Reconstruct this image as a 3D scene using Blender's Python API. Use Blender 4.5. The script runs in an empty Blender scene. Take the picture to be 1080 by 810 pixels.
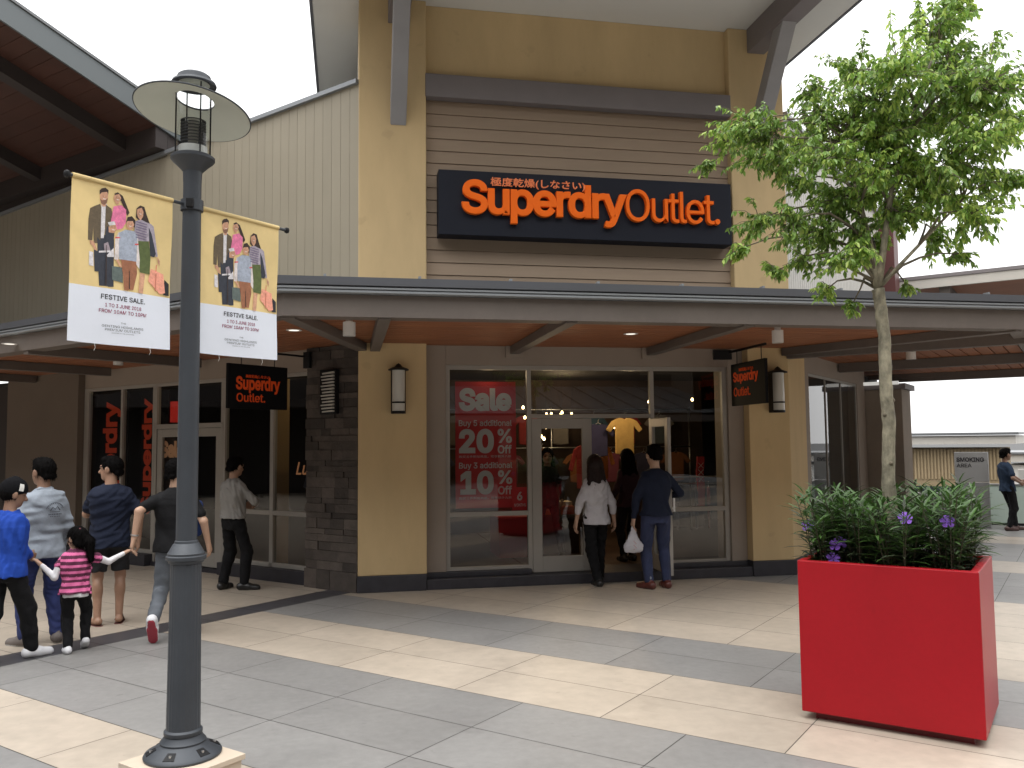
import bpy, bmesh, math, random
import numpy as np
from mathutils import Vector, Matrix
random.seed(7)
RNG = np.random.default_rng(11)
SC = bpy.context.scene
COL = SC.collection
PI = math.pi
S2 = 2 ** -.5

# ------------------------------------------------------------ camera
def make_camera():
    yaw, pitch, roll = map(math.radians, (79.0, 3.96, 0.55))
    f0 = Vector((math.cos(yaw), math.sin(yaw), 0)); r0 = Vector((math.sin(yaw), -math.cos(yaw), 0)); u0 = Vector((0, 0, 1))
    f = f0 * math.cos(pitch) + u0 * math.sin(pitch)
    u = -f0 * math.sin(pitch) + u0 * math.cos(pitch)
    U = u * math.cos(roll) + r0 * math.sin(roll)
    R = r0 * math.cos(roll) - u * math.sin(roll)
    cd = bpy.data.cameras.new('camera'); cd.sensor_width = 36; cd.lens = 36 * 895 / 1080
    cd.clip_end = 2000; cd.clip_start = .05
    o = bpy.data.objects.new('camera', cd); COL.objects.link(o)
    o.matrix_world = Matrix(((R.x, U.x, -f.x, -2.895), (R.y, U.y, -f.y, -10.594), (R.z, U.z, -f.z, 1.8), (0, 0, 0, 1)))
    SC.camera = o
make_camera()

# ------------------------------------------------------------ sky, sun, exposure
SUN_EL, SUN_AZ = math.radians(72), math.radians(215)     # azimuth clockwise from +Y
w = bpy.data.worlds.new('World'); SC.world = w; w.use_nodes = True
nt = w.node_tree; bg = nt.nodes['Background']
sky = nt.nodes.new('ShaderNodeTexSky'); sky.sky_type = 'NISHITA'; sky.sun_disc = False
sky.sun_elevation = SUN_EL; sky.sun_rotation = SUN_AZ; sky.air_density = 1.0; sky.dust_density = 4.0; sky.ozone_density = 1.0
hs = nt.nodes.new('ShaderNodeHueSaturation'); hs.inputs['Saturation'].default_value = .12
tcw = nt.nodes.new('ShaderNodeTexCoord'); spz = nt.nodes.new('ShaderNodeSeparateXYZ'); nt.links.new(tcw.outputs['Generated'], spz.inputs[0])
mr = nt.nodes.new('ShaderNodeMapRange'); mr.inputs['From Min'].default_value = .25; mr.inputs['From Max'].default_value = 1.0    # overcast: brighter overhead
mr.inputs['To Min'].default_value = 6.3; mr.inputs['To Max'].default_value = 17.0; nt.links.new(spz.outputs['Z'], mr.inputs['Value'])
cmb = nt.nodes.new('ShaderNodeCombineXYZ')
for k_ in range(3): nt.links.new(mr.outputs[0], cmb.inputs[k_])
mxs = nt.nodes.new('ShaderNodeMix'); mxs.data_type = 'RGBA'; mxs.inputs[0].default_value = .8   # cloud cover over the clear sky
nt.links.new(sky.outputs[0], hs.inputs['Color']); nt.links.new(hs.outputs[0], mxs.inputs[6]); nt.links.new(cmb.outputs[0], mxs.inputs[7]); nt.links.new(mxs.outputs[2], bg.inputs['Color'])
bg.inputs['Strength'].default_value = .15
sd = bpy.data.lights.new('sun', 'SUN'); sd.energy = .5; sd.angle = math.radians(35); sd.color = (1, .97, .92)
so = bpy.data.objects.new('sun', sd); COL.objects.link(so)
dsun = Vector((math.sin(SUN_AZ) * math.cos(SUN_EL), math.cos(SUN_AZ) * math.cos(SUN_EL), math.sin(SUN_EL)))
so.rotation_euler = dsun.to_track_quat('Z', 'Y').to_euler()
vs = SC.view_settings; vs.view_transform = 'Standard'; vs.look = 'None'; vs.gamma = 1; vs.use_curve_mapping = False
vs.exposure = 0.88
SC.cycles.max_bounces = 8; SC.cycles.diffuse_bounces = 4; SC.cycles.transparent_max_bounces = 16
SC.cycles.use_denoising = True; SC.cycles.sample_clamp_indirect = 6

# ------------------------------------------------------------ materials
MATS = {}
def M(name, col, rough=.6, metal=0., nz=None, bump=None, rv=0., spec=.5, coat=0., emit=0., trans=0., nz2=None, stretch=None, sheen=0., spots=()):
    if name in MATS: return MATS[name]
    m = bpy.data.materials.new(name); m.use_nodes = True; MATS[name] = m
    n = m.node_tree.nodes; L = m.node_tree.links; b = n['Principled BSDF']
    b.inputs['Roughness'].default_value = rough; b.inputs['Metallic'].default_value = metal
    b.inputs['Specular IOR Level'].default_value = spec
    b.inputs['Coat Weight'].default_value = coat
    if sheen: b.inputs['Sheen Weight'].default_value = sheen
    c4 = (*col, 1); src = None
    tc = n.new('ShaderNodeTexCoord')
    vec = tc.outputs['Object']
    if stretch:
        mp = n.new('ShaderNodeMapping'); mp.inputs['Scale'].default_value = stretch; L.new(vec, mp.inputs['Vector']); vec = mp.outputs[0]
    def mul(src, fac):
        mx = n.new('ShaderNodeVectorMath'); mx.operation = 'SCALE'
        if src is None: mx.inputs[0].default_value = col
        else: L.new(src, mx.inputs[0])
        L.new(fac, mx.inputs['Scale']); return mx.outputs[0]
    for q in (nz, nz2):
        if q:
            t = n.new('ShaderNodeTexNoise'); t.inputs['Scale'].default_value = q[0]; t.inputs['Detail'].default_value = 5; t.inputs['Roughness'].default_value = .6
            L.new(vec, t.inputs['Vector'])
            r = n.new('ShaderNodeMapRange'); r.inputs['From Min'].default_value = .3; r.inputs['From Max'].default_value = .7
            r.inputs['To Min'].default_value = 1 - q[1]; r.inputs['To Max'].default_value = 1 + q[1]
            L.new(t.outputs['Fac'], r.inputs['Value']); src = mul(src, r.outputs[0])
    for (sc_, th_, dk_) in spots:                       # stains and specks with an outline of their own
        t = n.new('ShaderNodeTexNoise'); t.inputs['Scale'].default_value = sc_; t.inputs['Detail'].default_value = 3; L.new(tc.outputs['Object'], t.inputs['Vector'])
        r = n.new('ShaderNodeMapRange'); r.inputs['From Min'].default_value = th_; r.inputs['From Max'].default_value = th_ + .05
        r.inputs['To Min'].default_value = 1; r.inputs['To Max'].default_value = dk_; L.new(t.outputs['Fac'], r.inputs['Value']); src = mul(src, r.outputs[0])
    if rv:
        a = n.new('ShaderNodeAttribute'); a.attribute_name = 'rv'
        r = n.new('ShaderNodeMapRange'); r.inputs['To Min'].default_value = 1 - rv; r.inputs['To Max'].default_value = 1 + rv
        L.new(a.outputs['Fac'], r.inputs['Value']); src = mul(src, r.outputs[0])
    b.inputs['Base Color'].default_value = c4
    if src is not None: L.new(src, b.inputs['Base Color'])
    if bump:
        t = n.new('ShaderNodeTexNoise'); t.inputs['Scale'].default_value = bump[0]; t.inputs['Detail'].default_value = 4
        L.new(vec, t.inputs['Vector'])
        bp = n.new('ShaderNodeBump'); bp.inputs['Strength'].default_value = bump[1]; bp.inputs['Distance'].default_value = bump[2] if len(bump) > 2 else .01
        L.new(t.outputs['Fac'], bp.inputs['Height']); L.new(bp.outputs[0], b.inputs['Normal'])
    if emit:
        b.inputs['Emission Color'].default_value = c4; b.inputs['Emission Strength'].default_value = emit
    if trans:
        out = n['Material Output']; tr = n.new('ShaderNodeBsdfTranslucent'); mx = n.new('ShaderNodeMixShader'); mx.inputs[0].default_value = trans
        if src is not None: L.new(src, tr.inputs['Color'])
        else: tr.inputs['Color'].default_value = c4
        L.new(b.outputs[0], mx.inputs[1]); L.new(tr.outputs[0], mx.inputs[2]); L.new(mx.outputs[0], out.inputs['Surface'])
    return m

def glass_mat(name, tint=(.62, .66, .66), ior=1.5, rough=0.0):
    m = bpy.data.materials.new(name); m.use_nodes = True; MATS[name] = m
    n = m.node_tree.nodes; L = m.node_tree.links; n.remove(n['Principled BSDF'])
    t = n.new('ShaderNodeBsdfTransparent'); t.inputs[0].default_value = (*tint, 1)
    g = n.new('ShaderNodeBsdfGlossy'); g.inputs['Roughness'].default_value = rough; g.inputs[0].default_value = (1, 1, 1, 1)
    ge = n.new('ShaderNodeNewGeometry'); dt = n.new('ShaderNodeVectorMath'); dt.operation = 'DOT_PRODUCT'
    L.new(ge.outputs['Normal'], dt.inputs[0]); L.new(ge.outputs['Incoming'], dt.inputs[1])
    def mt(op, a, b=None):
        q = n.new('ShaderNodeMath'); q.operation = op
        for i, x in enumerate((a, b)):
            if x is None: continue
            if isinstance(x, (int, float)): q.inputs[i].default_value = x
            else: L.new(x, q.inputs[i])
        return q.outputs[0]
    f0 = ((ior - 1) / (ior + 1)) ** 2 * 1.7            # both faces of the sheet
    fr = mt('ADD', mt('MULTIPLY', mt('POWER', mt('SUBTRACT', 1.0, mt('ABSOLUTE', dt.outputs['Value'])), 5.0), 1 - f0), f0)
    mx = n.new('ShaderNodeMixShader'); L.new(fr, mx.inputs[0]); L.new(t.outputs[0], mx.inputs[1]); L.new(g.outputs[0], mx.inputs[2])
    L.new(mx.outputs[0], n['Material Output'].inputs['Surface'])
    return m

# ------------------------------------------------------------ mesh builder
def UV(u, v, z=0.):                                   # plan frame turned 45 degrees: u runs left-back, v runs right-back
    return ((-u + v) * S2, (u + v) * S2, z)
class MB:
    def __init__(s, T=None): s.v = []; s.f = []; s.mi = []; s.rv = []; s.T = T; s.m = 0
    def add(s, vs, fs, m=None, rv=None):
        b = len(s.v); s.v += [s.T(*p) if s.T else tuple(p) for p in vs]
        r = random.random() if rv is None else rv
        for f in fs:
            s.f.append([b + i for i in f]); s.mi.append(s.m if m is None else m); s.rv.append(r)
        return s
    def box(s, x0, x1, y0, y1, z0, z1, m=None, rv=None):
        return s.add([(x0, y0, z0), (x1, y0, z0), (x1, y1, z0), (x0, y1, z0), (x0, y0, z1), (x1, y0, z1), (x1, y1, z1), (x0, y1, z1)],
                     [(0, 3, 2, 1), (4, 5, 6, 7), (0, 1, 5, 4), (1, 2, 6, 5), (2, 3, 7, 6), (3, 0, 4, 7)], m, rv)
    def prism(s, poly, z0, z1, m=None, rv=None):       # polygon in plan, extruded in z
        n = len(poly); vs = [(*p, z0) for p in poly] + [(*p, z1) for p in poly]
        return s.add(vs, [tuple(range(n - 1, -1, -1)), tuple(range(n, 2 * n))] + [(i, (i + 1) % n, n + (i + 1) % n, n + i) for i in range(n)], m, rv)
    def hexa(s, a, b, m=None):                         # two quads (4 points each) joined
        return s.add(list(a) + list(b), [(3, 2, 1, 0), (4, 5, 6, 7), (0, 1, 5, 4), (1, 2, 6, 5), (2, 3, 7, 6), (3, 0, 4, 7)], m)
    def bar(s, a, b, w, h, up=(0, 0, 1), m=None):      # square bar from a to b
        a = Vector(a); b = Vector(b); d = (b - a).normalized(); sx = d.cross(Vector(up))
        if sx.length < 1e-4: sx = d.cross(Vector((1, 0, 0)))
        sx.normalize(); sz = sx.cross(d)
        q = lambda p: [p - sx * w / 2 - sz * h / 2, p + sx * w / 2 - sz * h / 2, p + sx * w / 2 + sz * h / 2, p - sx * w / 2 + sz * h / 2]
        return s.hexa([tuple(x) for x in q(a)], [tuple(x) for x in q(b)], m)
    def tube(s, pts, rad, n=8, m=None, cap=True):
        pts = [Vector(p) for p in pts]; R = rad if hasattr(rad, '__len__') else [rad] * len(pts)
        ref = Vector((0.31, 0.57, .76)); vs = []; fs = []
        for i, p in enumerate(pts):
            d = (pts[min(i + 1, len(pts) - 1)] - pts[max(i - 1, 0)]).normalized()
            x = d.cross(ref); x.normalize(); y = d.cross(x)
            vs += [tuple(p + (x * math.cos(2 * PI * k / n) + y * math.sin(2 * PI * k / n)) * R[i]) for k in range(n)]
        for i in range(len(pts) - 1):
            for k in range(n): fs.append((i * n + k, i * n + (k + 1) % n, (i + 1) * n + (k + 1) % n, (i + 1) * n + k))
        if cap: fs += [tuple(range(n - 1, -1, -1)), tuple(range((len(pts) - 1) * n, len(pts) * n))]
        return s.add(vs, fs, m)
    def lathe(s, prof, c=(0, 0, 0), n=32, m=None, closed=False, flute=None):
        vs = []; fs = []; k = len(prof)
        for j in range(n):
            a = 2 * PI * j / n
            for (r, z) in prof:
                rr = r * (1 - flute[2] * (.5 - .5 * math.cos(a * flute[3]))) if flute and flute[0] <= z <= flute[1] else r
                vs.append((c[0] + rr * math.cos(a), c[1] + rr * math.sin(a), c[2] + z))
        for j in range(n):
            for i in range(k if closed else k - 1):
                i2 = (i + 1) % k; fs.append((j * k + i, ((j + 1) % n) * k + i, ((j + 1) % n) * k + i2, j * k + i2))
        return s.add(vs, fs, m)
    def sweep(s, path, prof, m=None):                  # path: plan points; prof: closed list of (out, z); out is to the right of travel
        P = [Vector(p) for p in path]; k = len(prof); vs = []; fs = []
        for i, p in enumerate(P):
            d1 = (P[i] - P[i - 1]).normalized() if i > 0 else (P[1] - P[0]).normalized()
            d2 = (P[i + 1] - P[i]).normalized() if i < len(P) - 1 else d1
            n1 = Vector((d1.y, -d1.x)); n2 = Vector((d2.y, -d2.x)); nn = (n1 + n2); nn = nn / max(nn.dot(n1), .2)
            vs += [(p.x + nn.x * o, p.y + nn.y * o, z) for (o, z) in prof]
        for i in range(len(P) - 1):
            for j in range(k): fs.append((i * k + j, i * k + (j + 1) % k, (i + 1) * k + (j + 1) % k, (i + 1) * k + j))
        fs += [tuple(range(k)), tuple(range((len(P) - 1) * k, len(P) * k))[::-1]]
        return s.add(vs, fs, m)
    def mesh(s, name, mats, smooth=False, fix=True):
        me = bpy.data.meshes.new(name); me.from_pydata(s.v, [], s.f)
        for mt in (mats if isinstance(mats, (list, tuple)) else [mats]): me.materials.append(mt)
        me.polygons.foreach_set('material_index', s.mi)
        a = me.attributes.new('rv', 'FLOAT', 'FACE'); a.data.foreach_set('value', s.rv)
        if fix:
            bm = bmesh.new(); bm.from_mesh(me); bmesh.ops.recalc_face_normals(bm, faces=bm.faces); bm.to_mesh(me); bm.free()
        if smooth:
            me.polygons.foreach_set('use_smooth', [True] * len(me.polygons))
            if smooth != 'all': me.set_sharp_from_angle(angle=math.radians(35))
        me.update(); return me

def link(o, parent=None):
    COL.objects.link(o)
    if parent is not None:
        o.parent = parent
    return o
def absloc(p):
    v = Vector(p.location)
    return v
def tag(o, label=None, cat=None, group=None, kind=None):
    if label: o['label'] = label
    if cat: o['category'] = cat
    if group: o['group'] = group
    if kind: o['kind'] = kind
    return o
def thing(name, label, cat, loc=(0, 0, 0), rz=0., group=None):
    o = bpy.data.objects.new(name, None); COL.objects.link(o); o.empty_display_size = .2
    o.location = loc; o.rotation_euler = (0, 0, rz)
    return tag(o, label, cat, group)
def root_shift(p):
    t = Vector((0, 0, 0))
    while p is not None:
        t += Vector(p.location); p = p.parent
    return t
def obj(name, mb, mats, parent=None, smooth=False, bev=0., fix=True, local=False, label=None):
    me = mb.mesh(name, mats, smooth, fix) if isinstance(mb, MB) else mb
    o = bpy.data.objects.new(name, me); link(o, parent)
    if parent is not None and not local: o.location = -root_shift(parent)
    if bev:
        b = o.modifiers.new('bevel', 'BEVEL'); b.width = bev; b.segments = 2; b.limit_method = 'ANGLE'; b.angle_limit = math.radians(40)
    if label: o['label'] = label
    return o
def single(name, mb, mats, label, cat, group=None, kind=None, **k):
    return tag(obj(name, mb, mats, **k), label, cat, group, kind)
def struct(name, mb, mats, **k):
    return tag(obj(name, mb, mats, **k), kind='structure')
def copy_tree(o, loc=None, rz=None, label=None):
    c = o.copy(); COL.objects.link(c)
    if loc is not None: c.location = loc
    if rz is not None: c.rotation_euler = (0, 0, rz)
    if label: c['label'] = label
    for ch in [x for x in bpy.data.objects if x.parent == o]:
        k = ch.copy(); COL.objects.link(k); k.parent = c
        for g in [x for x in bpy.data.objects if x.parent == ch]:
            d = g.copy(); COL.objects.link(d); d.parent = k
    return c

# text as mesh, fitted into a rectangle: origin = lower left corner, xd/ud = directions
FONT = None; ODIM = {}
try:
    import os
    FONT = bpy.data.fonts.load(os.path.join(bpy.utils.system_resource('DATAFILES', path='fonts'), 'Inter.woff2'))   # Blender's own interface font
except Exception:
    FONT = None
def text(body, mat, origin, xd, ud, w=None, h=None, depth=.002, bold=0., spacing=1., shear=0., probe=None):
    c = bpy.data.curves.new('t', 'FONT'); c.size = 1; raw = body
    if FONT is not None and body.isascii(): c.font = FONT; body = body.replace('e', 'o')      # every e is made out of an o further down
    c.body = body
    c.space_character = spacing; c.shear = shear; c.resolution_u = 4
    o = bpy.data.objects.new('t', c); COL.objects.link(o)
    dg = bpy.context.evaluated_depsgraph_get(); dg.update()
    src = o.evaluated_get(dg).to_curve(dg)
    # glyph outlines may overlap: fill every outer outline (with its own holes) separately
    sp = []
    for s_ in src.splines:
        b = [(tuple(q.co), tuple(q.handle_left), tuple(q.handle_right)) for q in s_.bezier_points]
        if len(b) < 3: continue
        P = []
        for k_ in range(len(b)):
            p0, p1 = b[k_], b[(k_ + 1) % len(b)]
            for t_ in (0, .25, .5, .75):
                m_ = 1 - t_; P.append(tuple(m_ ** 3 * p0[0][d] + 3 * m_ * m_ * t_ * p0[2][d] + 3 * m_ * t_ * t_ * p1[1][d] + t_ ** 3 * p1[0][d] for d in (0, 1)))
        A2 = sum(P[n_][0] * P[(n_ + 1) % len(P)][1] - P[(n_ + 1) % len(P)][0] * P[n_][1] for n_ in range(len(P)))
        sp.append((b, P, A2))
    sgn = 1 if max(sp, key=lambda q: abs(q[2]))[2] > 0 else -1
    outs = [[q, []] for q in sp if q[2] * sgn > 0]
    def inside(pt, P):
        r = False
        for n_ in range(len(P)):
            (x0, y0), (x1, y1) = P[n_], P[(n_ + 1) % len(P)]
            if (y0 > pt[1]) != (y1 > pt[1]) and pt[0] < (x1 - x0) * (pt[1] - y0) / (y1 - y0) + x0: r = not r
        return r
    for q in sp:
        if q[2] * sgn < 0:
            cand = [u for u in outs if inside(q[1][0], u[0][1]) and abs(u[0][2]) > abs(q[2])]
            if cand: min(cand, key=lambda u: abs(u[0][2]))[1].append(q)
    if body != raw:
        if 'o' not in ODIM:
            ODIM['o'] = None; rr_ = []
            text('oo', None, (0, 0, 0), (1, 0, 0), (0, 0, 1), 1, 1, 1, 0, spacing, 0, rr_); ODIM['o'] = rr_[0]
        bb = lambda q: (max(a[0] for a in q[1]) - min(a[0] for a in q[1]), max(a[1] for a in q[1]) - min(a[1] for a in q[1]))
        os_ = sorted([u for u in outs if len(u[1]) == 1 and abs(bb(u[0])[0] - ODIM['o'][0]) < .012 and abs(bb(u[0])[1] - ODIM['o'][1]) < .012], key=lambda u: u[0][1][0][0])
        seq = [raw[n_] for n_ in range(len(raw)) if body[n_] == 'o']
        if len(os_) == len(seq):
            for u, ch in zip(os_, seq):
                if ch != 'e': continue
                Po = np.array(u[0][1]); Pi = np.array(u[1][0][1]); cc = (Pi.min(0) + Pi.max(0)) / 2
                def rad(P_, th_):
                    d_ = P_ - cc; a_ = np.arctan2(d_[:, 1], d_[:, 0]); o2 = np.argsort(a_); return np.interp(th_, a_[o2], np.hypot(d_[:, 0], d_[:, 1])[o2], period=2 * PI)
                th_ = np.radians(np.linspace(-4, 321, 56)); ro = rad(Po, th_); ri = rad(Pi, th_); st_ = float(rad(Po, np.array([PI / 2]))[0] - rad(Pi, np.array([PI / 2]))[0])
                ring_ = [(cc[0] + r_ * math.cos(a_), cc[1] + r_ * math.sin(a_)) for r_, a_ in zip(ro, th_)] + [(cc[0] + r_ * math.cos(a_), cc[1] + r_ * math.sin(a_)) for r_, a_ in zip(ri[::-1], th_[::-1])]
                xa = cc[0] - float(rad(Pi, np.array([PI]))[0]) - .01; xb = cc[0] + float(rad(Po, np.array([0.]))[0]) * .985; ya = cc[1] - st_ * .52; yb = cc[1] + st_ * .36
                mk = lambda pl: ([((x_, y_, 0), (x_, y_, 0), (x_, y_, 0)) for x_, y_ in pl], pl, 1)
                outs.remove(u); outs.append([mk(ring_), []]); outs.append([mk([(xa, ya), (xb, ya), (xb, yb), (xa, yb)]), []])
    if probe is not None: probe.append((max(a[0] for a in outs[0][0][1]) - min(a[0] for a in outs[0][0][1]), max(a[1] for a in outs[0][0][1]) - min(a[1] for a in outs[0][0][1])))
    # outlines of the same glyph are drawn on up to three very slightly different levels
    layers = [[], [], []]
    for n_, u in enumerate(outs): layers[n_ % 3].append(u)
    bpy.data.objects.remove(o); bpy.data.curves.remove(c)
    parts_ = []
    for n_, ly in enumerate(layers):
        if not ly: continue
        c = bpy.data.curves.new('t', 'CURVE'); c.dimensions = '2D'; c.fill_mode = 'BOTH'; c.resolution_u = 3
        c.bevel_depth = bold; c.bevel_resolution = 1; c.extrude = .5 - bold - n_ * .012
        for u in ly:
            for q in [u[0]] + u[1]:
                s2 = c.splines.new('BEZIER'); s2.bezier_points.add(len(q[0]) - 1); s2.use_cyclic_u = True
                for bp_, (co_, hl_, hr_) in zip(s2.bezier_points, q[0]):
                    bp_.handle_left_type = bp_.handle_right_type = 'FREE'; bp_.co = co_; bp_.handle_left = hl_; bp_.handle_right = hr_
        o = bpy.data.objects.new('t', c); COL.objects.link(o); dg = bpy.context.evaluated_depsgraph_get(); dg.update()
        m_ = bpy.data.meshes.new_from_object(o.evaluated_get(dg)); bpy.data.objects.remove(o); bpy.data.curves.remove(c); parts_.append(m_)
    me = bpy.data.meshes.new('t'); vv = []; ff = []
    for m_ in parts_:
        b0 = len(vv); vv += [tuple(v_.co) for v_ in m_.vertices]; ff += [[b0 + x for x in f_.vertices] for f_ in m_.polygons]; bpy.data.meshes.remove(m_)
    me.from_pydata(vv, [], ff)
    co = np.empty(len(me.vertices) * 3, 'f'); me.vertices.foreach_get('co', co); co = co.reshape(-1, 3)
    lo = co.min(0); hi = co.max(0); sc = hi - lo
    if w is None: kx = ky = h / sc[1]
    elif h is None: kx = ky = w / sc[0]
    else: kx, ky = w / sc[0], h / sc[1]
    X = Vector(xd).normalized(); U = Vector(ud).normalized(); N = X.cross(U)
    A = np.array([X, U, N]); q = (co - [lo[0], lo[1], 0]) * [kx, ky, depth]
    p = q @ A + np.array(origin)
    mb = MB(); mb.v = [tuple(map(float, a)) for a in p]
    mb.f = [list(f.vertices) for f in me.polygons]; mb.mi = [0] * len(mb.f); mb.rv = [.5] * len(mb.f)
    bpy.data.meshes.remove(me)
    mb.size = (sc[0] * kx, sc[1] * ky)
    return mb
def merge(*ms):
    r = MB()
    for k, m in enumerate(ms):
        b = len(r.v); r.v += m.v; r.f += [[b + i for i in f] for f in m.f]; r.mi += m.mi; r.rv += m.rv
    return r
# ============================================================ materials used by the place
m_joint = M('joint', (.09, .085, .08), .9)
m_beige = M('tile_beige', (.375, .322, .262), .42, spots=((11, .68, .86), (2.1, .62, .93), (70, .70, .8)), nz=(1.6, .09), nz2=(9, .08), rv=.07, bump=(30, .05, .002))
m_grey = M('tile_grey', (.195, .19, .183), .45, spots=((11, .68, .84), (2.1, .62, .92), (70, .70, .8)), nz=(1.3, .09), nz2=(16, .09), rv=.07, bump=(40, .06, .002))
m_dark = M('tile_dark', (.055, .053, .058), .4, nz=(3, .15), rv=.1)
m_yel = M('yellow_stucco', (.535, .395, .21), .85, spots=((3.1, .66, .92), (26, .70, .88)), nz=(.9, .06), nz2=(4, .055), stretch=(1, 1, .3), bump=(60, .15, .004))
m_lap = M('lap_board', (.29, .215, .15), .7, nz=(2, .05), rv=.03, stretch=(.4, 1, 6))
m_rib = M('ribbed_siding', (.30, .265, .198), .6, nz=(1, .05), rv=.03)
m_ribg = M('pale_siding', (.46, .44, .40), .6, nz=(1, .05), rv=.03)
m_gbeam = M('grey_beam', (.18, .16, .16), .6, nz=(2, .06))
m_strut = M('strut_grey', (.27, .265, .27), .5, nz=(3, .06))
m_soff = M('white_soffit', (.62, .62, .59), .8, nz=(.5, .03))
m_wood = M('soffit_board', (.25, .092, .038), .6, nz=(2, .12), stretch=(1, 1, 1), rv=.08)
m_wood2 = M('porch_board', (.06, .022, .014), .65, nz=(2, .12), rv=.08)
m_brown = M('canopy_beam', (.115, .095, .082), .6, nz=(1.5, .08), nz2=(14, .05))
m_brown2 = M('porch_beam', (.036, .027, .025), .6, nz=(1.5, .08))
m_gut = M('gutter_metal', (.10, .105, .118), .45, metal=.3, nz=(1, .06))
m_gutl = M('gutter_lip', (.25, .265, .28), .4, metal=.3)
m_roof = M('metal_roof', (.17, .175, .18), .45, metal=.4, nz=(1, .08))
m_cream = M('cream_trim', (.27, .225, .185), .75, nz=(2, .04))
m_frame = M('window_frame', (.30, .28, .25), .5, nz=(3, .04))
m_stone = M('ledge_stone', (.07, .057, .048), .85, nz=(6, .25), rv=.45, bump=(25, .6, .01))
m_gran = M('dark_skirting', (.03, .029, .036), .5, nz=(8, .2))
m_blk = M('black_metal', (.008, .008, .009), .5, spec=.25)
m_signbk = M('sign_black', (.010, .012, .020), .6, spec=.2, nz=(1, .08))
m_signs = M('blade_black', (.004, .004, .005), .7, spec=.15)
m_or = M('sign_orange', (.90, .15, .010), .6, spec=.15)
m_orl = M('sign_orange_side', (.75, .12, .015), .5)
m_pink = M('sign_salmon', (.85, .22, .07), .5)
m_orr = M('blade_orange', (.85, .10, .02), .7, spec=.1)
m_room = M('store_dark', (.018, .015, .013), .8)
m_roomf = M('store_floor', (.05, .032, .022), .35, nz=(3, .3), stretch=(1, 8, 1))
m_glass = glass_mat('shop_glass', (.58, .60, .59))
m_glass2 = glass_mat('lamp_glass', (.93, .95, .95), 1.3)
m_opal = M('opal_glass', (.50, .49, .44), .35, coat=.3)
m_white = M('white_paint', (.62, .61, .58), .5)
m_steel = M('steel', (.55, .55, .55), .3, metal=.9)
m_tan = M('tan_wall', (.14, .11, .085), .8, nz=(1, .06))

# ============================================================ ground
T = .6
VB = 1.32                       # first band edge in v; the tile rows count down and up from it
def band_mat(v):
    if v > VB: 
        k = (v - VB) % 3.6
        return 1 if k < 2.4 else 0
    if v > -2.13: return 0
    if v > -3.31: return 1
    if v > -4.51: return 0
    if v > -6.31: return 1
    if v > -6.91: return 0
    k = (-6.91 - v) % 3.0
    return 1 if k < 1.8 else 0
edges = [VB, .72, .1, -.55, -1.2, -1.75, -2.13]
edges = [VB, VB - .69, VB - 1.38, VB - 2.07, VB - 2.76, -2.13, -2.72, -3.31, -3.91, -4.51, -5.11, -5.71, -6.31, -6.91]
down = list(edges)
while down[-1] > -30: down.append(down[-1] - .6)
up = [VB]
while up[-1] < 10.6: up.append(up[-1] + .6)
rows = sorted(set(down + up))
g = MB()
G = .003
def tile(u0, u1, v0, v1, m):
    g.add([(*UV(u0 + G, v0 + G)[:2], .0), (*UV(u1 - G, v0 + G)[:2], 0), (*UV(u1 - G, v1 - G)[:2], 0), (*UV(u0 + G, v1 - G)[:2], 0)], [(0, 1, 2, 3)], m)
SU0, SU1 = 2.06, 2.44           # the dark strip
for i in range(len(rows) - 1):
    v0, v1 = rows[i], rows[i + 1]; vm = (v0 + v1) / 2
    bm_ = band_mat(vm)
    off = {0: .0, 1: .6}[bm_] - .32 + (0 if vm > -2.13 else .0)
    ulim0 = -24 if vm > -12 else -12
    u = SU0
    cuts = [SU0]
    k = math.floor((SU0 - off) / 1.2)
    c = off + k * 1.2
    while c > ulim0: 
        if c < SU0 - .05: cuts.append(c)
        c -= 1.2
    if vm > -1.9:                # only up to the store front line
        lim = -vm if False else None
    for a, b in zip(cuts[1:], cuts[:-1]):
        um = (a + b) / 2; yy = (um + vm) * S2; xx = (-um + vm) * S2
        if yy > 1.2 and um > -1.2: continue
        tile(a, b, v0, v1, bm_)
    if vm < -1.0:
        tile(SU0, SU1, v0, v1, 2)
    if vm < -1.6:
        c = SU1
        j = 0
        while c < 20:
            tile(c, min(c + 1.2, 20), v0, v1, 0); c += 1.2
struct('paving', g, [m_beige, m_grey, m_dark], fix=False)
base = MB(); base.prism([UV(24, -34)[:2], UV(-26, -34)[:2], UV(-26, 10.9)[:2], UV(24, 10.9)[:2]], -.6, -.006)
struct('ground', base, m_joint)
far = MB(); far.add([(-900, -900, -2.6), (900, -900, -2.6), (900, 900, -2.6), (-900, 900, -2.6)], [(0, 1, 2, 3)])
struct('lower_ground', far, M('asphalt', (.05, .05, .05), .9, nz=(.5, .1)), fix=False)

# ============================================================ the store building
B = thing('shop_building', 'yellow and brown corner shop building with a deep canopy and glazed entrance', 'shop building', (0, 2, 0))
def part(name, mb, mats, parent=None, **k): return obj(name, mb, mats, parent or B, **k)

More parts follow.
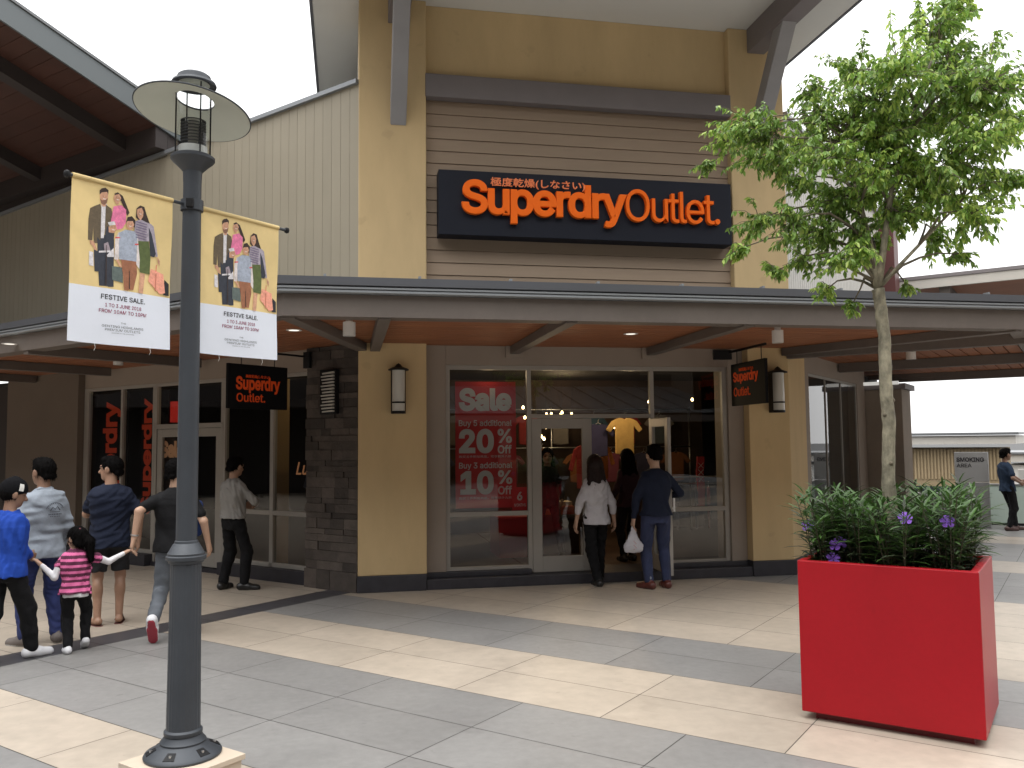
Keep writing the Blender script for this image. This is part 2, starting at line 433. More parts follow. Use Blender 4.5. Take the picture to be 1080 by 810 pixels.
# ---- tower
t = MB(); t.box(-2.77, -1.92, 0, .9, 3.28, 7.5); part('pillar', t, m_yel, bev=.012)
t = MB(); t.box(-2.765, -1.925, 0.002, .9, .2, 3.279); part('pillar', t, m_yel, bev=.008)
t = MB(); t.box(2.25, 3.05, 0, .9, 3.28, 7.5); part('pillar', t, m_yel, bev=.012)
t = MB(); t.add([], []); t.prism([(2.41, 0.002), (3.0, 0.002), (3.0 + .82 * S2, .82 * S2), (2.41 + .6, .9), (2.41, .9)], .2, 3.279); part('pillar', t, m_yel, bev=.008)
t = MB(); t.box(-1.925, 2.255, .12, .4, 6.5, 7.499); part('upper_wall', t, m_yel)
t = MB(); t.box(-1.93, 2.26, -.02, .3, 6.235, 6.54); part('beam', t, m_gbeam, bev=.012)
t = MB(); z = 3.3
while z < 6.23:
    z1 = min(z + .162, 6.24); r = random.random()
    # lap boards, each leaning out at its lower edge
    t.add([(-1.92, .108, z + .004), (2.25, .108, z + .004), (2.25, .122, z1), (-1.92, .122, z1), (-1.92, .2, z), (2.25, .2, z), (2.25, .2, z1), (-1.92, .2, z1)],
          [(0, 1, 2, 3), (4, 7, 6, 5), (0, 4, 5, 1), (3, 2, 6, 7), (0, 3, 7, 4), (1, 5, 6, 2)], rv=r)
    z += .162
part('siding', t, m_lap)
t = MB(); t.box(-2.765, -2.4, .9, 5, 3.3, 7.5); part('side_wall', t, m_soff)
t = MB(); t.box(2.7, 3.045, .9, 5, 3.3, 7.5); part('side_wall', t, m_soff)
# ---- tower roof slab with white soffit
t = MB(); t.box(-3.36, 3.62, -2.3, 7, 7.502, 7.53); part('soffit', t, m_soff)
t = MB(); t.box(-3.38, 3.64, -2.33, 7.03, 7.532, 7.82); r_ = part('roof', t, m_roof, bev=.01)
for a, b in ((-3.40, -3.362), (3.622, 3.66)):
    t = MB(); t.box(a, b, -2.33, 7, 7.49, 7.70); part('fascia', t, m_gut, r_)
def strut(xc, wd=.2):
    q = MB(); a = (xc - wd / 2, xc + wd / 2)
    # slanting member from the pillar up to the soffit
    y0, z0, y1, z1, th = -.002, 5.83, -1.17, 7.50, .2
    prof = [(y0, z0), (y1, z1), (y1 + .26, z1), (y0, z0 + .36)]
    q.add([(x, y, z) for x in a for (y, z) in prof], [(0, 1, 2, 3), (7, 6, 5, 4), (0, 4, 5, 1), (1, 5, 6, 2), (2, 6, 7, 3), (3, 7, 4, 0)])
    return q
part('strut', strut(-2.275), m_strut, bev=.01); part('strut', strut(2.66), m_strut, bev=.01)
for xc in (-2.275, 2.66):
    t = MB(); t.box(xc - .13, xc + .13, -1.9, .0, 7.16, 7.5); part('outrigger', t, m_gbeam, bev=.01)

# ---- canopy: soffit, outer beam, gutter, roof, brackets
L0 = Vector((-3.49, -2.8)); R0 = Vector((4.34, -2.8)); d1 = Vector((-S2, S2)); d2 = Vector((S2, S2))
LE = L0 + d1 * 12; RE = R0 + d2 * 7.5; RW = Vector(UV(-2.12, 8.42)[:2])
path = [LE, L0, R0, RE, RW + (RW - RE).normalized() * .3]
# inner line along the walls
wall_in = [Vector(UV(1.948 + 13, -1.75)[:2]), Vector((-2.6, .25)), Vector((2.9, .25)), Vector(UV(-1.9, 8.42)[:2])]
can = MB()
poly = [LE, L0, R0, RE, wall_in[3], wall_in[2], wall_in[1], wall_in[0]]
# soffit as boards: split into the three wings
def quad_boards(mb, p, q, r, s_, n, z, th=.02):
    for i in range(n):
        a, b = i / n, (i + 1) / n - .006 / 1
        A = p.lerp(s_, a); B_ = q.lerp(r, a); C_ = q.lerp(r, b); D_ = p.lerp(s_, b)
        mb.prism([A, B_, C_, D_], z, z + th)
Li = L0 + Vector((.05, .12)); Ri = R0 + Vector((-.05, .12)); LEi = LE + Vector((.085, .085)); REi = RE + Vector((-.085, .085))
quad_boards(can, wall_in[1], wall_in[2], Ri, Li, 18, 3.05)
quad_boards(can, wall_in[0], wall_in[1], Li, LEi, 17, 3.05)
quad_boards(can, wall_in[2], wall_in[3], REi, Ri, 17, 3.05)
CAN = part('canopy', can, m_wood)
t = MB(); t.sweep(path, [(0 - .05, 2.965), (-.05, 3.168), (-.26, 3.168), (-.26, 2.965)]); obj('outer_beam', t, m_brown, CAN)
t = MB(); t.sweep(path, [(0, 3.172), (.018, 3.18), (.018, 3.198), (-.004, 3.204), (.02, 3.212), (.02, 3.228), (.0, 3.236), (-.12, 3.236), (-.12, 3.172)]); obj('gutter', t, m_gutl, CAN)
t = MB(); t.sweep(path, [(-.0, 3.238), (.03, 3.244), (.035, 3.318), (-.12, 3.325), (-.12, 3.238)]); obj('gutter_cap', t, m_gut, CAN)
t = MB()
zi, zo = 3.55, 3.318
RWx = Vector(UV(-2.12, 8.42)[:2])
for (p, q, r, s_) in ((wall_in[1], wall_in[2], R0, L0), (wall_in[0], wall_in[1], L0, LE), (wall_in[2], wall_in[3], RE, R0)):
    p, q, r, s_ = [x.copy() for x in (p, q, r, s_)]
    t.add([(*p, zi), (*q, zi), (*r, zo), (*s_, zo), (*p, zi - .03), (*q, zi - .03), (*r, zo - .03), (*s_, zo - .03)], [(0, 1, 2, 3), (7, 6, 5, 4), (0, 4, 5, 1), (1, 5, 6, 2), (2, 6, 7, 3), (3, 7, 4, 0)])
obj('canopy_roof', t, m_roof, CAN)
def bracket(a, b, w=.12, z0=2.945, z1=3.05):
    q = MB(); a = Vector(a); b = Vector(b); d = (b - a).normalized(); n = Vector((-d.y, d.x)) * w / 2
    q.prism([a - n, b - n, b + n, a + n], z0, z1 - .002); return q
for x in (-2.56, -.77, 1.08):
    obj('bracket', bracket((x, .19), (x, -2.72)), m_brown, CAN, bev=.006)
obj('bracket', bracket((2.95, .0), R0 + Vector((-.1, .12)), .14), m_brown, CAN, bev=.006)
obj('bracket', bracket((-2.73, -.03), L0 + Vector((.05, .12)), .14), m_brown, CAN, bev=.006)
for v in (2.08, 5.01, 8.3):
    obj('bracket', bracket(UV(-2.13, v)[:2], UV(-4.96, v)[:2], .12, 2.90), m_brown, CAN, bev=.006)
for u in (5.1, 7.4, 9.7, 12):
    obj('bracket', bracket(UV(u, -1.96)[:2], UV(u, -4.38)[:2], .12, 2.92), m_brown, CAN, bev=.006)
# clips standing up along the gutter
for i in range(9):
    x = -3.1 + i * .86; t = MB(); t.box(x - .012, x + .012, -2.81, -2.74, 3.32, 3.345); obj('roof_clip', t, m_gutl, CAN)

# ---- left wing: vertical ribbed siding above the canopy
ZL = lambda u: 6.345 - .027 * (u - 1.95)
t = MB(UV); u = 1.96
while u < 14:
    u1 = u + .1575; r = random.random()
    t.add([(u, -1.95, 3.35), (u1, -1.95, 3.35), (u1, -1.95, ZL(u1)), (u, -1.95, ZL(u)), (u, -1.9, 3.35), (u1, -1.9, 3.35), (u1, -1.9, ZL(u1)), (u, -1.9, ZL(u))],
          [(0, 1, 2, 3), (7, 6, 5, 4), (0, 4, 5, 1), (1, 5, 6, 2), (2, 6, 7, 3), (3, 7, 4, 0)], rv=r)
    u += .162
part('ribbed_wall', t, m_rib)
t = MB(UV); t.box(1.96, 14, -1.915, -1.7, 3.3, 6.0); part('backing_wall', t, m_brown2)
t = MB(UV); t.hexa([(1.97, -2.0, ZL(1.97)), (1.97, -1.75, ZL(1.97)), (1.97, -1.75, ZL(1.97) + .055), (1.97, -2.0, ZL(1.97) + .055)],
                   [(14, -2.0, ZL(14)), (14, -1.75, ZL(14)), (14, -1.75, ZL(14) + .055), (14, -2.0, ZL(14) + .055)]); part('coping', t, m_gutl)
# ---- high porch roof over the left wing, rising outwards
def porch_z(v): return 6.56 + .311 * (-1.95 - v)
PR = MB(UV)
n = 26
for i in range(n):
    v0 = -1.6 - i * .21; v1 = v0 - .204
    PR.hexa([(5.98, v0, porch_z(v0)), (5.98, v1, porch_z(v1)), (5.98, v1, porch_z(v1) + .02), (5.98, v0, porch_z(v0) + .02)],
            [(17, v0, porch_z(v0)), (17, v1, porch_z(v1)), (17, v1, porch_z(v1) + .02), (17, v0, porch_z(v0) + .02)])
    for k in range(8): PR.rv[-1 - k if k < 6 else -1] = PR.rv[-1]
PRo = part('porch_roof', PR, m_wood2)
t = MB(UV); t.hexa([(5.94, -1.4, porch_z(-1.4) + .0), (5.94, -1.4, porch_z(-1.4) + .34), (5.975, -1.4, porch_z(-1.4) + .34), (5.975, -1.4, porch_z(-1.4) + .0)],
                   [(5.94, -7.1, porch_z(-7.1) + .0), (5.94, -7.1, porch_z(-7.1) + .34), (5.975, -7.1, porch_z(-7.1) + .34), (5.975, -7.1, porch_z(-7.1) + .0)])
obj('verge_fascia', t, M('verge_metal', (.13, .145, .15), .5, metal=.3), PRo)
t = MB(UV); t.hexa([(5.92, -1.3, porch_z(-1.3) + .34), (5.92, -1.3, porch_z(-1.3) + .38), (17, -1.3, porch_z(-1.3) + .38), (17, -1.3, porch_z(-1.3) + .34)],
                   [(5.92, -7.1, porch_z(-7.1) + .34), (5.92, -7.1, porch_z(-7.1) + .38), (17, -7.1, porch_z(-7.1) + .38), (17, -7.1, porch_z(-7.1) + .34)])
obj('roof_sheet', t, m_roof, PRo)
for u in (6.75, 9.3, 11.9, 14.4):
    t = MB(UV); t.hexa([(u, -1.95, porch_z(-1.95) - .22), (u, -1.95, porch_z(-1.95)), (u + .22, -1.95, porch_z(-1.95)), (u + .22, -1.95, porch_z(-1.95) - .22)],
                       [(u, -6.9, porch_z(-6.9) - .22), (u, -6.9, porch_z(-6.9)), (u + .22, -6.9, porch_z(-6.9)), (u + .22, -6.9, porch_z(-6.9) - .22)])
    obj('rafter', t, m_brown2, PRo)
t = MB(UV); t.box(5.97, 17, -2.16, -1.96, 6.30, 6.62); obj('wall_plate', t, m_brown2, PRo)
t = MB(UV); t.box(5.98, 17, -1.95, -1.6, 6.2, 6.62); obj('infill', t, m_brown2, PRo)

# ---- left wing ground floor
t = MB(UV)
z = 0.0; row = 0
while z < 3.04:
    h = random.choice((.07, .09, .11, .13)) if z > .22 else .24
    z1 = min(z + h, 3.045); u = 1.96; 
    while u < 2.87:
        wd = random.choice((.16, .24, .33, .45)); u1 = min(u + wd, 2.88)
        if 2.88 - u1 < .08: u1 = 2.88
        o = random.uniform(-.012, .018) + (.03 if z < .2 else 0)
        t.box(u + .002, u1 - .002, -1.95 - o, -1.7, z + .002, z1 - .002); u = u1
    z = z1
t.box(1.97, 2.87, -1.93, -1.3, 0.01, 3.04, rv=.1)
part('stone_pier', t, m_stone)
t = MB(UV); t.box(2.88, 8.35, -1.82, -1.72, 2.762, 3.05); part('header_trim', t, m_cream, bev=.004)
t = MB(UV); t.box(8.35, 10.7, -1.93, -1.7, .2, 3.05); part('tan_wall', t, m_tan)
t = MB(UV); t.box(10.7, 14, -1.4, -1.2, 0.0, 3.05); t.box(10.7, 10.75, -1.9, -1.2, 0, 3.05); part('dark_recess', t, m_brown2)
t = MB(UV); t.box(2.88, 4.72, -1.90, -1.6, 0, .17); t.box(6.37, 10.7, -1.95, -1.6, 0, .17); t.box(4.72, 6.37, -1.85, -1.6, 0, .06); part('skirting', t, m_gran)
# windows: frame with panes as children
def window(T, bars, panes, depth=(.0, .07), name='window'):
    fm = MB(T)
    for (a0, a1, z0, z1) in bars: fm.box(a0, a1, depth[0], depth[1], z0, z1)
    w_ = part(name, fm, m_frame, bev=.004)
    for (a0, a1, z0, z1) in panes:
        pm = MB(T); c = (depth[0] + depth[1]) / 2; pm.add([(a0, c, z0), (a1, c, z0), (a1, c, z1), (a0, c, z1)], [(0, 1, 2, 3)])
        obj('pane', pm, m_glass, w_, fix=False)
    return w_
TL = lambda a, b, z: UV(a, -1.82 + b, z)
f = .05
window(TL, [(2.88, 2.93, .17, 2.76), (3.66, 3.73, .17, 2.71), (4.68, 4.72, .17, 2.71), (2.93, 4.68, .17, .23), (2.93, 3.66, .86, .92), (3.73, 4.68, .86, .92), (2.93, 4.72, 2.71, 2.76)],
       [(2.93, 3.66, .23, .86), (2.93, 3.66, .92, 2.71), (3.73, 4.68, .23, .86), (3.73, 4.68, .92, 2.71)])
window(TL, [(6.38, 6.43, .17, 2.76), (7.24, 7.29, .17, 2.71), (8.22, 8.35, .17, 2.76), (6.43, 7.24, .17, .23), (7.29, 8.22, .17, .23), (6.43, 7.24, .86, .92), (7.29, 8.22, .86, .92), (6.43, 8.22, 2.71, 2.76)],
       [(6.43, 7.24, .23, .86), (6.43, 7.24, .92, 2.71), (7.29, 8.22, .23, .86), (7.29, 8.22, .92, 2.71)])
window(TL, [(4.722, 6.378, 2.71, 2.76), (4.722, 6.378, 2.06, 2.13), (4.722, 4.78, .06, 2.71), (6.32, 6.378, .06, 2.71)], [(4.78, 6.32, 2.13, 2.71)], name='door_frame')
def door(T, a0, a1, z0, z1, st=.12, bot=.2, handle=None, dp=(.015, .06)):
    dm = MB(T)
    dm.box(a0, a0 + st, dp[0], dp[1], z0, z1); dm.box(a1 - st, a1, dp[0], dp[1], z0, z1)
    dm.box(a0 + st, a1 - st, dp[0], dp[1], z0, z0 + bot); dm.box(a0 + st, a1 - st, dp[0], dp[1], z1 - st, z1)
    d_ = part('door', dm, m_frame, bev=.004)
    pm = MB(T); c = sum(dp) / 2; pm.add([(a0 + st, c, z0 + bot), (a1 - st, c, z0 + bot), (a1 - st, c, z1 - st), (a0 + st, c, z1 - st)], [(0, 1, 2, 3)])
    obj('pane', pm, m_glass, d_, fix=False)
    if handle is not None:
        hm = MB(T)
        for s_ in (-1, 1):
            yy = dp[0] - .05 if s_ < 0 else dp[1] + .05
            hm.box(handle - .012, handle + .012, yy - .012, yy + .012, .92, 1.27)
            for z in (.95, 1.22): hm.box(handle - .01, handle + .01, min(yy, c), max(yy, c), z, z + .02)
        obj('handle', hm, m_steel, d_)
    return d_
door(TL, 5.56, 6.315, .07, 2.055, handle=5.63); door(TL, 4.785, 5.545, .07, 2.055, handle=5.47)

# ---- entrance front
t = MB(); t.box(-1.92, -1.665, .16, .6, .19, 3.05); t.box(2.185, 2.41, .16, .6, .19, 3.05); t.box(-1.665, 2.185, .16, .6, 2.80, 3.05); part('cream_wall', t, m_cream, bev=.004)
for x in (-.77, 1.08):
    t = MB(); t.box(x - .12, x + .12, .12, .159, 2.9, 3.05); part('corbel', t, m_cream, bev=.004)
t = MB(); t.box(-2.775, -1.93, -.02, .7, 0, .198); t.box(2.40, 3.03, -.02, .7, 0, .198); t.box(-1.928, 2.398, -.0, .7, 0, .125); t.box(-1.928, -.57, .14, .7, .127, .188); t.box(1.12, 2.398, .14, .7, .127, .188)
part('skirting', t, m_gran, bev=.006)
TF = lambda a, b, z: (a, .2 + b, z)
window(TF, [(-1.665, -1.61, .19, 2.80), (-.6, -.545, .15, 2.745), (-1.61, -.6, .19, .235), (-1.61, -.6, .865, .925), (-1.61, -.545, 2.745, 2.80)],
       [(-1.61, -.6, .235, .865), (-1.61, -.6, .925, 2.745)])
window(TF, [(1.085, 1.14, .15, 2.745), (2.12, 2.185, .19, 2.80), (1.14, 2.12, .17, .22), (1.14, 2.12, .86, .92), (1.085, 2.12, 2.745, 2.80)],
       [(1.14, 2.12, .22, .86), (1.14, 2.12, .92, 2.745)])
window(TF, [(-.545, 1.085, 2.745, 2.80), (-.545, 1.085, 2.115, 2.17)], [(-.545, 1.085, 2.17, 2.745)], name='transom')
door(TF, -.54, .27, .13, 2.11, st=.13, bot=.2)
hx, hy = 1.075, .2
ang = math.radians(-92)
TD = lambda a, b, z: (hx + a * math.cos(ang) - b * math.sin(ang), hy + a * math.sin(ang) + b * math.cos(ang), z)
# the open leaf swings out towards the square
door(TD, .02, .74, .14, 2.10, st=.11, bot=.2, handle=.66, dp=(-.02, .025))

# ---- right wing
t = MB(UV); v = 2.2
while v < 8.7:
    r = random.random(); v1 = v + .1
    t.add([(-2.12, v, 3.3), (-2.12, v1, 3.3), (-2.12, v1, 6.36), (-2.12, v, 6.36), (-2.05, v, 3.3), (-2.05, v1, 3.3), (-2.05, v1, 6.36), (-2.05, v, 6.36)],
          [(0, 1, 2, 3), (7, 6, 5, 4), (0, 4, 5, 1), (1, 5, 6, 2), (2, 6, 7, 3), (3, 7, 4, 0)], rv=r)
    v += .112
part('ribbed_wall', t, m_ribg)
t = MB(UV); t.box(-2.07, -1.8, 2.2, 8.75, 3.3, 6.3); part('backing_wall', t, m_brown2)
t = MB(UV); t.box(-2.17, -1.9, 2.3, 8.8, 6.362, 6.42); part('coping', t, m_gutl)
t = MB(UV); t.box(-2.40, -1.7, 8.82, 9.3, 3.3, 6.5); part('red_fin', t, M('red_panel', (.085, .022, .02), .5, nz=(2, .1)), bev=.01)
t = MB(UV); t.box(-2.11, -1.9, 2.83, 3.17, .2, 3.05); t.box(-2.11, -1.9, 3.17, 6.35, 2.78, 3.05); t.box(-2.11, -1.9, 6.35, 7.0, .2, 3.05); part('cream_wall', t, m_cream)
t = MB(UV); t.box(-2.13, -1.9, 2.15, 7.0, 0, .198); part('skirting', t, m_gran)
TR = lambda a, b, z: UV(-2.08 + b, a, z)
window(TR, [(3.17, 3.21, .2, 2.78), (4.195, 4.215, .2, 2.74), (5.21, 5.23, .2, 2.74), (6.31, 6.35, .2, 2.78), (3.21, 6.31, 2.74, 2.78), (3.21, 6.31, .2, .24)],
       [(3.21, 4.195, .24, 2.74), (4.215, 5.21, .24, 2.74), (5.23, 6.31, .24, 2.74)], depth=(-.015, .015))
t = MB(UV); t.box(-2.73, -1.95, 7.02, 7.9, 0, 2.70); P_ = part('brick_pier', t, M('brown_pier', (.27, .225, .18), .85, nz=(2, .1), bump=(20, .4)), bev=.01)
t = MB(UV); t.box(-2.8, -1.9, 6.96, 7.98, 2.702, 2.80); obj('cap', t, m_gbeam, P_)
t = MB(UV); t.box(-2.7, -2.0, 6.9, 6.95, 2.78, 2.84); part('tube_light', t, M('tube_white', (.9, .9, .86), .4, emit=.25))

# ---- interior room
Lr = [(1.7, -1.6), (14, -1.6), (14, 5), (-1.95, 9), (-1.95, 3.3)]
rp = [Vector(UV(u, v)[:2]) for u, v in Lr] + [Vector((2.6, .62)), Vector((-1.6, .62))]
t = MB(); k = len(rp)
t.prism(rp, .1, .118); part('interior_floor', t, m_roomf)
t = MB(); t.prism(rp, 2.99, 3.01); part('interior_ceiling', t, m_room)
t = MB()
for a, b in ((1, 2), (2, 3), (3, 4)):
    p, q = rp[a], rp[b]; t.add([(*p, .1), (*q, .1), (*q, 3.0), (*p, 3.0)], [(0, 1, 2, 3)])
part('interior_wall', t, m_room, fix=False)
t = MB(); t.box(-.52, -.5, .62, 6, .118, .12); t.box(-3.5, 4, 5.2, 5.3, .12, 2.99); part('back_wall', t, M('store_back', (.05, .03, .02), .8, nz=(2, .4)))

# ============================================================ walkway roof to the far right, buildings beyond
WK = thing('covered_walkway', 'pale edged covered walkway roof rising behind the right canopy', 'walkway', UV(-5, 9, 0))
t = MB(UV); t.hexa([(-1.5, 9.4, 5.06), (-1.5, 14, 5.06), (-1.5, 14, 5.13), (-1.5, 9.4, 5.13)], [(-14, 9.4, 5.06), (-14, 14, 5.06), (-14, 14, 5.13), (-14, 9.4, 5.13)])
obj('roof', t, m_gbeam, WK)
t = MB(UV); t.box(-14, -1.5, 9.42, 9.5, 4.87, 5.055); obj('fascia', t, M('pale_fascia', (.50, .47, .42), .6, nz=(2, .05)), WK)
t = MB(UV); t.box(-14, -1.5, 9.5, 14, 4.9, 4.92); obj('soffit', t, m_wood, WK)
for u in (-3.2, -6.2, -9.2): 
    t = MB(UV); t.box(u - .1, u + .1, 9.52, 14, 4.7, 4.899); obj('rafter', t, m_brown, WK)
for u in (-7.5, -12.5):
    t = MB(UV); t.box(u - .15, u + .15, 12.5, 12.8, -2.6, 4.9); obj('post', t, m_gbeam, WK)

def pavilion(name, label, u0, u1, v0, v1, ztop, zb, wallmat, ov=1.2):
    b_ = thing(name, label, 'building', UV((u0 + u1) / 2, v0, -2.6))
    t = MB(UV); t.box(u0, u1, v0 + ov, v1, zb, ztop - .55); obj('wall', t, wallmat, b_)
    t = MB(UV); t.box(u0 - ov, u1 + .2, v0, v1, ztop - .4, ztop - .1); obj('fascia', t, M('pale_fascia', (.5, .47, .42), .6), b_)
    t = MB(UV)
    u = u0 - ov - .1
    t.hexa([(u, v0 - .1, ztop - .09), (u, v1, ztop - .05), (u, v1, ztop + .02), (u, v0 - .1, ztop)], [(u1 + .3, v0 - .1, ztop - .09), (u1 + .3, v1, ztop - .05), (u1 + .3, v1, ztop + .02), (u1 + .3, v0 - .1, ztop)])
    obj('roof', t, m_roof, b_)
    return b_
m_ochre = M('ochre_ribs', (.30, .225, .13), .7, nz=(3, .08))
pb = pavilion('far_pavilion', 'low pavilion with pale fascia and ochre ribbed wall beyond the smoking area board', -2.95, 3.5, 24, 29, 2.0, -2.6, m_ochre, ov=.5)
t = MB(UV); u = -2.9
while u < 3: t.box(u, u + .06, 24.46, 24.49, .35, 1.44); u += .11
obj('ribs', t, M('ochre_rib', (.36, .27, .155), .7), pb)
t = MB(UV); t.box(-2.9, 3, 24.40, 24.45, -2.6, .1); obj('shop_window', t, M('dark_glazing', (.03, .04, .04), .15), pb)
pavilion('far_hall', 'long low white hall with grey roof at the right edge behind the man', -16, -2.6, 32, 37, 1.2, -2.6, m_white, ov=.3)
# pale wall and glass railing behind the leaning man
t = MB(UV); t.box(-12, -4.22, 11.2, 11.5, -.6, 1.14)
single('parapet_wall', t, M('parapet_white', (.62, .60, .56), .7, nz=(2, .05)), 'white parapet wall at right edge behind the leaning man', 'wall', bev=.01)
R_ = thing('glass_railing', 'pale green glass railing with dark base behind the leaning man', 'railing', UV(-5, 10.9, 0))
t = MB(UV); t.box(-12, -3.7, 10.88, 10.90, .05, .82); obj('glass_panel', t, M('green_glass', (.42, .50, .44), .2), R_)
t = MB(UV); t.box(-12, -3.7, 10.84, 10.94, 0, .05); obj('base_channel', t, m_blk, R_)
t = MB(UV); t.box(-12, -3.7, 10.86, 10.92, .82, .85); obj('rail', t, m_steel, R_)
# plaza edge wall behind the board
t = MB(UV); t.box(-3.65, 3, 11.0, 11.2, -.6, .62)
single('edge_wall', t, M('edge_grey', (.30, .30, .29), .8, nz=(2, .08)), 'low grey wall behind the red planter and smoking board', 'wall')

# ---- shops across the square, behind the camera (seen in the glass)
O = thing('opposite_arcade', 'long dark arcade with ribbed metal roof reflected in the shop windows', 'building', (0, -27, 0))
t = MB(); t.box(-34, 30, -33, -32.7, 0, 3.2); obj('wall', t, m_brown2, O)
t = MB(); t.hexa([(-34, -26, 3.02), (-34, -34, 4.75), (-34, -34, 4.85), (-34, -26, 3.12)], [(30, -26, 3.02), (30, -34, 4.75), (30, -34, 4.85), (30, -26, 3.12)])
x = -34
while x < 30:
    t.hexa([(x, -26, 3.12), (x, -34, 4.85), (x, -34, 4.93), (x, -26, 3.2)], [(x + .06, -26, 3.12), (x + .06, -34, 4.85), (x + .06, -34, 4.93), (x + .06, -26, 3.2)]); x += 1.2
obj('roof', t, M('arcade_roof', (.10, .105, .11), .5, metal=.2), O)
t = MB(); t.box(-34, 30, -26.2, -26, 2.7, 3.1); obj('fascia', t, m_brown, O)
for x in range(-32, 30, 6):
    t = MB(); t.box(x - .25, x + .25, -26.6, -26.1, 0, 2.7); obj('post', t, m_tan, O)
O2 = thing('side_arcade', 'brown two storey arcade to the left of the square, seen only as a dark reflection', 'building', (-26, -6, 0))
t = MB(); t.box(-34, -25, -24, 22, -.5, 12.5); obj('wall', t, m_brown2, O2)  # wall made extra tall to keep low sky light from the shop front
t = MB(); t.box(-35, -23.5, -25, 23, 12.5, 12.9); obj('roof', t, m_roof, O2)
t = MB(); t.box(-24.9, -22, -24, 22, 3.1, 3.5); obj('canopy', t, m_brown2, O2)
tw = MB(); tw.box(-34, 30, -36, -34.1, 0, 21); obj('sky_blocking_wall', tw, m_brown2, O)  # dark mass added behind the arcade, raised to block sky and its reflection

O3 = thing('sky_block_right', 'plain brown block added out of view at right to block sky light', 'building', (18, -20, 0))  # unseen mass added to cut the sky light reaching under the canopy
t = MB(); t.box(15, 22, -34, -7, 0, 13); obj('wall', t, m_tan, O3)
t = MB(); t.box(14.5, 22.5, -34.5, -6.5, 13.002, 13.3); obj('roof', t, m_roof, O3)
# ============================================================ street lamp
m_pole = M('lamp_slate', (.040, .046, .055), .5, metal=.2, nz=(4, .1), bump=(60, .06))
m_shade = M('shade_white', (.50, .53, .47), .5, nz=(2, .05))
m_plinth = M('plinth_tile', (.50, .42, .33), .5, nz=(3, .06))
LPX, LPY = -3.766, -5.595
t = MB(UV); t.box(-1.566, -1.10, -6.875, -6.42, .095, .125); 
PL = thing('lamp_plinth', 'low square tiled plinth under the street lamp', 'plinth', (*UV(-1.33, -6.65)[:2], 0))
obj('top_slab', t, m_plinth, PL, bev=.003)
t = MB(UV); t.box(-1.55, -1.115, -6.86, -6.435, 0.002, .094); obj('block', t, m_plinth, PL)
LP = thing('street_lamp', 'dark slate street lamp with wide disc shade and clear lantern on a fluted column', 'street lamp', (LPX, LPY, .125))
def lp(name, prof, mat=m_pole, par=None, n=40, **k):
    q = MB(); q.lathe(prof, (0, 0, 0), n, **k); return obj(name, q, mat, par or LP, smooth=True, local=True)
bp = lp('base_flange', [(0, 0), (.2, 0), (.203, .012), (.195, .026), (.125, .062), (.118, .07), (.12, .08), (.10, .105), (.098, .112)])
for k in range(6):                      # recesses with anchor bolts
    a = k * PI / 3 + .3; q = MB()
    ca, sa = math.cos(a), math.sin(a)
    q.T = lambda x, y, z: (x * ca - y * sa, x * sa + y * ca, z)
    q.hexa([(.142, -.022, .030), (.187, -.03, .026), (.187, .03, .026), (.142, .022, .030)], [(.138, -.022, .0565), (.187, -.03, .0325), (.187, .03, .0325), (.138, .022, .0565)])
    obj('bolt_pocket', q, m_blk, bp, local=True)
    q = MB(); q.lathe([(0, .062), (.008, .062), (.008, .04), (.01, .04)], (.162 * ca, .162 * sa, -.012), 8); obj('bolt', q, m_steel, bp, local=True)
lp('lower_column', [(.096, .112), (.1, .118), (.1, .135), (.089, .145), (.085, .6), (.082, 1.03)], n=120, flute=(.15, 1.02, .05, 24))
lp('collar', [(.084, 1.03), (.092, 1.034), (.094, 1.045), (.106, 1.052), (.107, 1.07), (.098, 1.076), (.099, 1.086), (.094, 1.092), (.070, 1.135), (.064, 1.14), (.062, 1.152), (.056, 1.156)])
lp('pole', [(.056, 1.15), (.055, 2.0), (.049, 3.16), (.05, 3.18)])
ln = lp('lantern_cup', [(.05, 3.17), (.052, 3.23), (.085, 3.265), (.112, 3.29), (.12, 3.30), (.12, 3.315), (.105, 3.325), (0, 3.33)])
lp('gear_plate', [(0, 3.331), (.078, 3.331), (.078, 3.375), (0, 3.377)], M('gear_white', (.6, .6, .58), .5), ln)
q = MB()
for i in range(9): q.lathe([(.045, 3.385 + i * .018), (.07, 3.38 + i * .018), (.07, 3.383 + i * .018), (.045, 3.388 + i * .018)], n=24, closed=True)
obj('louvre', q, M('louvre_dark', (.09, .095, .10), .4, metal=.5), ln, smooth=True, local=True)
q = MB(); q.lathe([(.028, 3.378), (.03, 3.54), (.0, 3.55)], n=16); obj('lamp_tube', q, m_opal, ln, smooth=True, local=True)
q = MB(); q.lathe([(.088, 3.33), (.088, 3.743)], n=40); obj('glass_cylinder', q, m_glass2, LP, smooth=True, local=True, fix=False)
for k in range(4):
    a = k * PI / 2 + .55; q = MB(); q.tube([(.1 * math.cos(a), .1 * math.sin(a), 3.31), (.1 * math.cos(a), .1 * math.sin(a), 3.73)], .0045, 6); obj('guard_rod', q, m_blk, LP, local=True)
sh = lp('disc_shade', [(.104, 3.655), (.2, 3.628), (.318, 3.572), (.322, 3.572), (.322, 3.578), (.2, 3.636), (.104, 3.663)], m_pole, n=72, closed=True)
lp('shade_lining', [(.106, 3.6525), (.2, 3.6255), (.316, 3.5705)], m_shade, sh, n=72)
for me_ in (sh.data, bpy.data.objects['shade_lining'].data):      # the shade hangs slightly askew
    me_.transform(Matrix.Translation((0, 0, 3.6)) @ Matrix.Rotation(math.radians(8), 4, Vector((-.97, .2, 0))) @ Matrix.Rotation(math.radians(5), 4, Vector((0, 1, 0))) @ Matrix.Translation((0, 0, -3.6)))
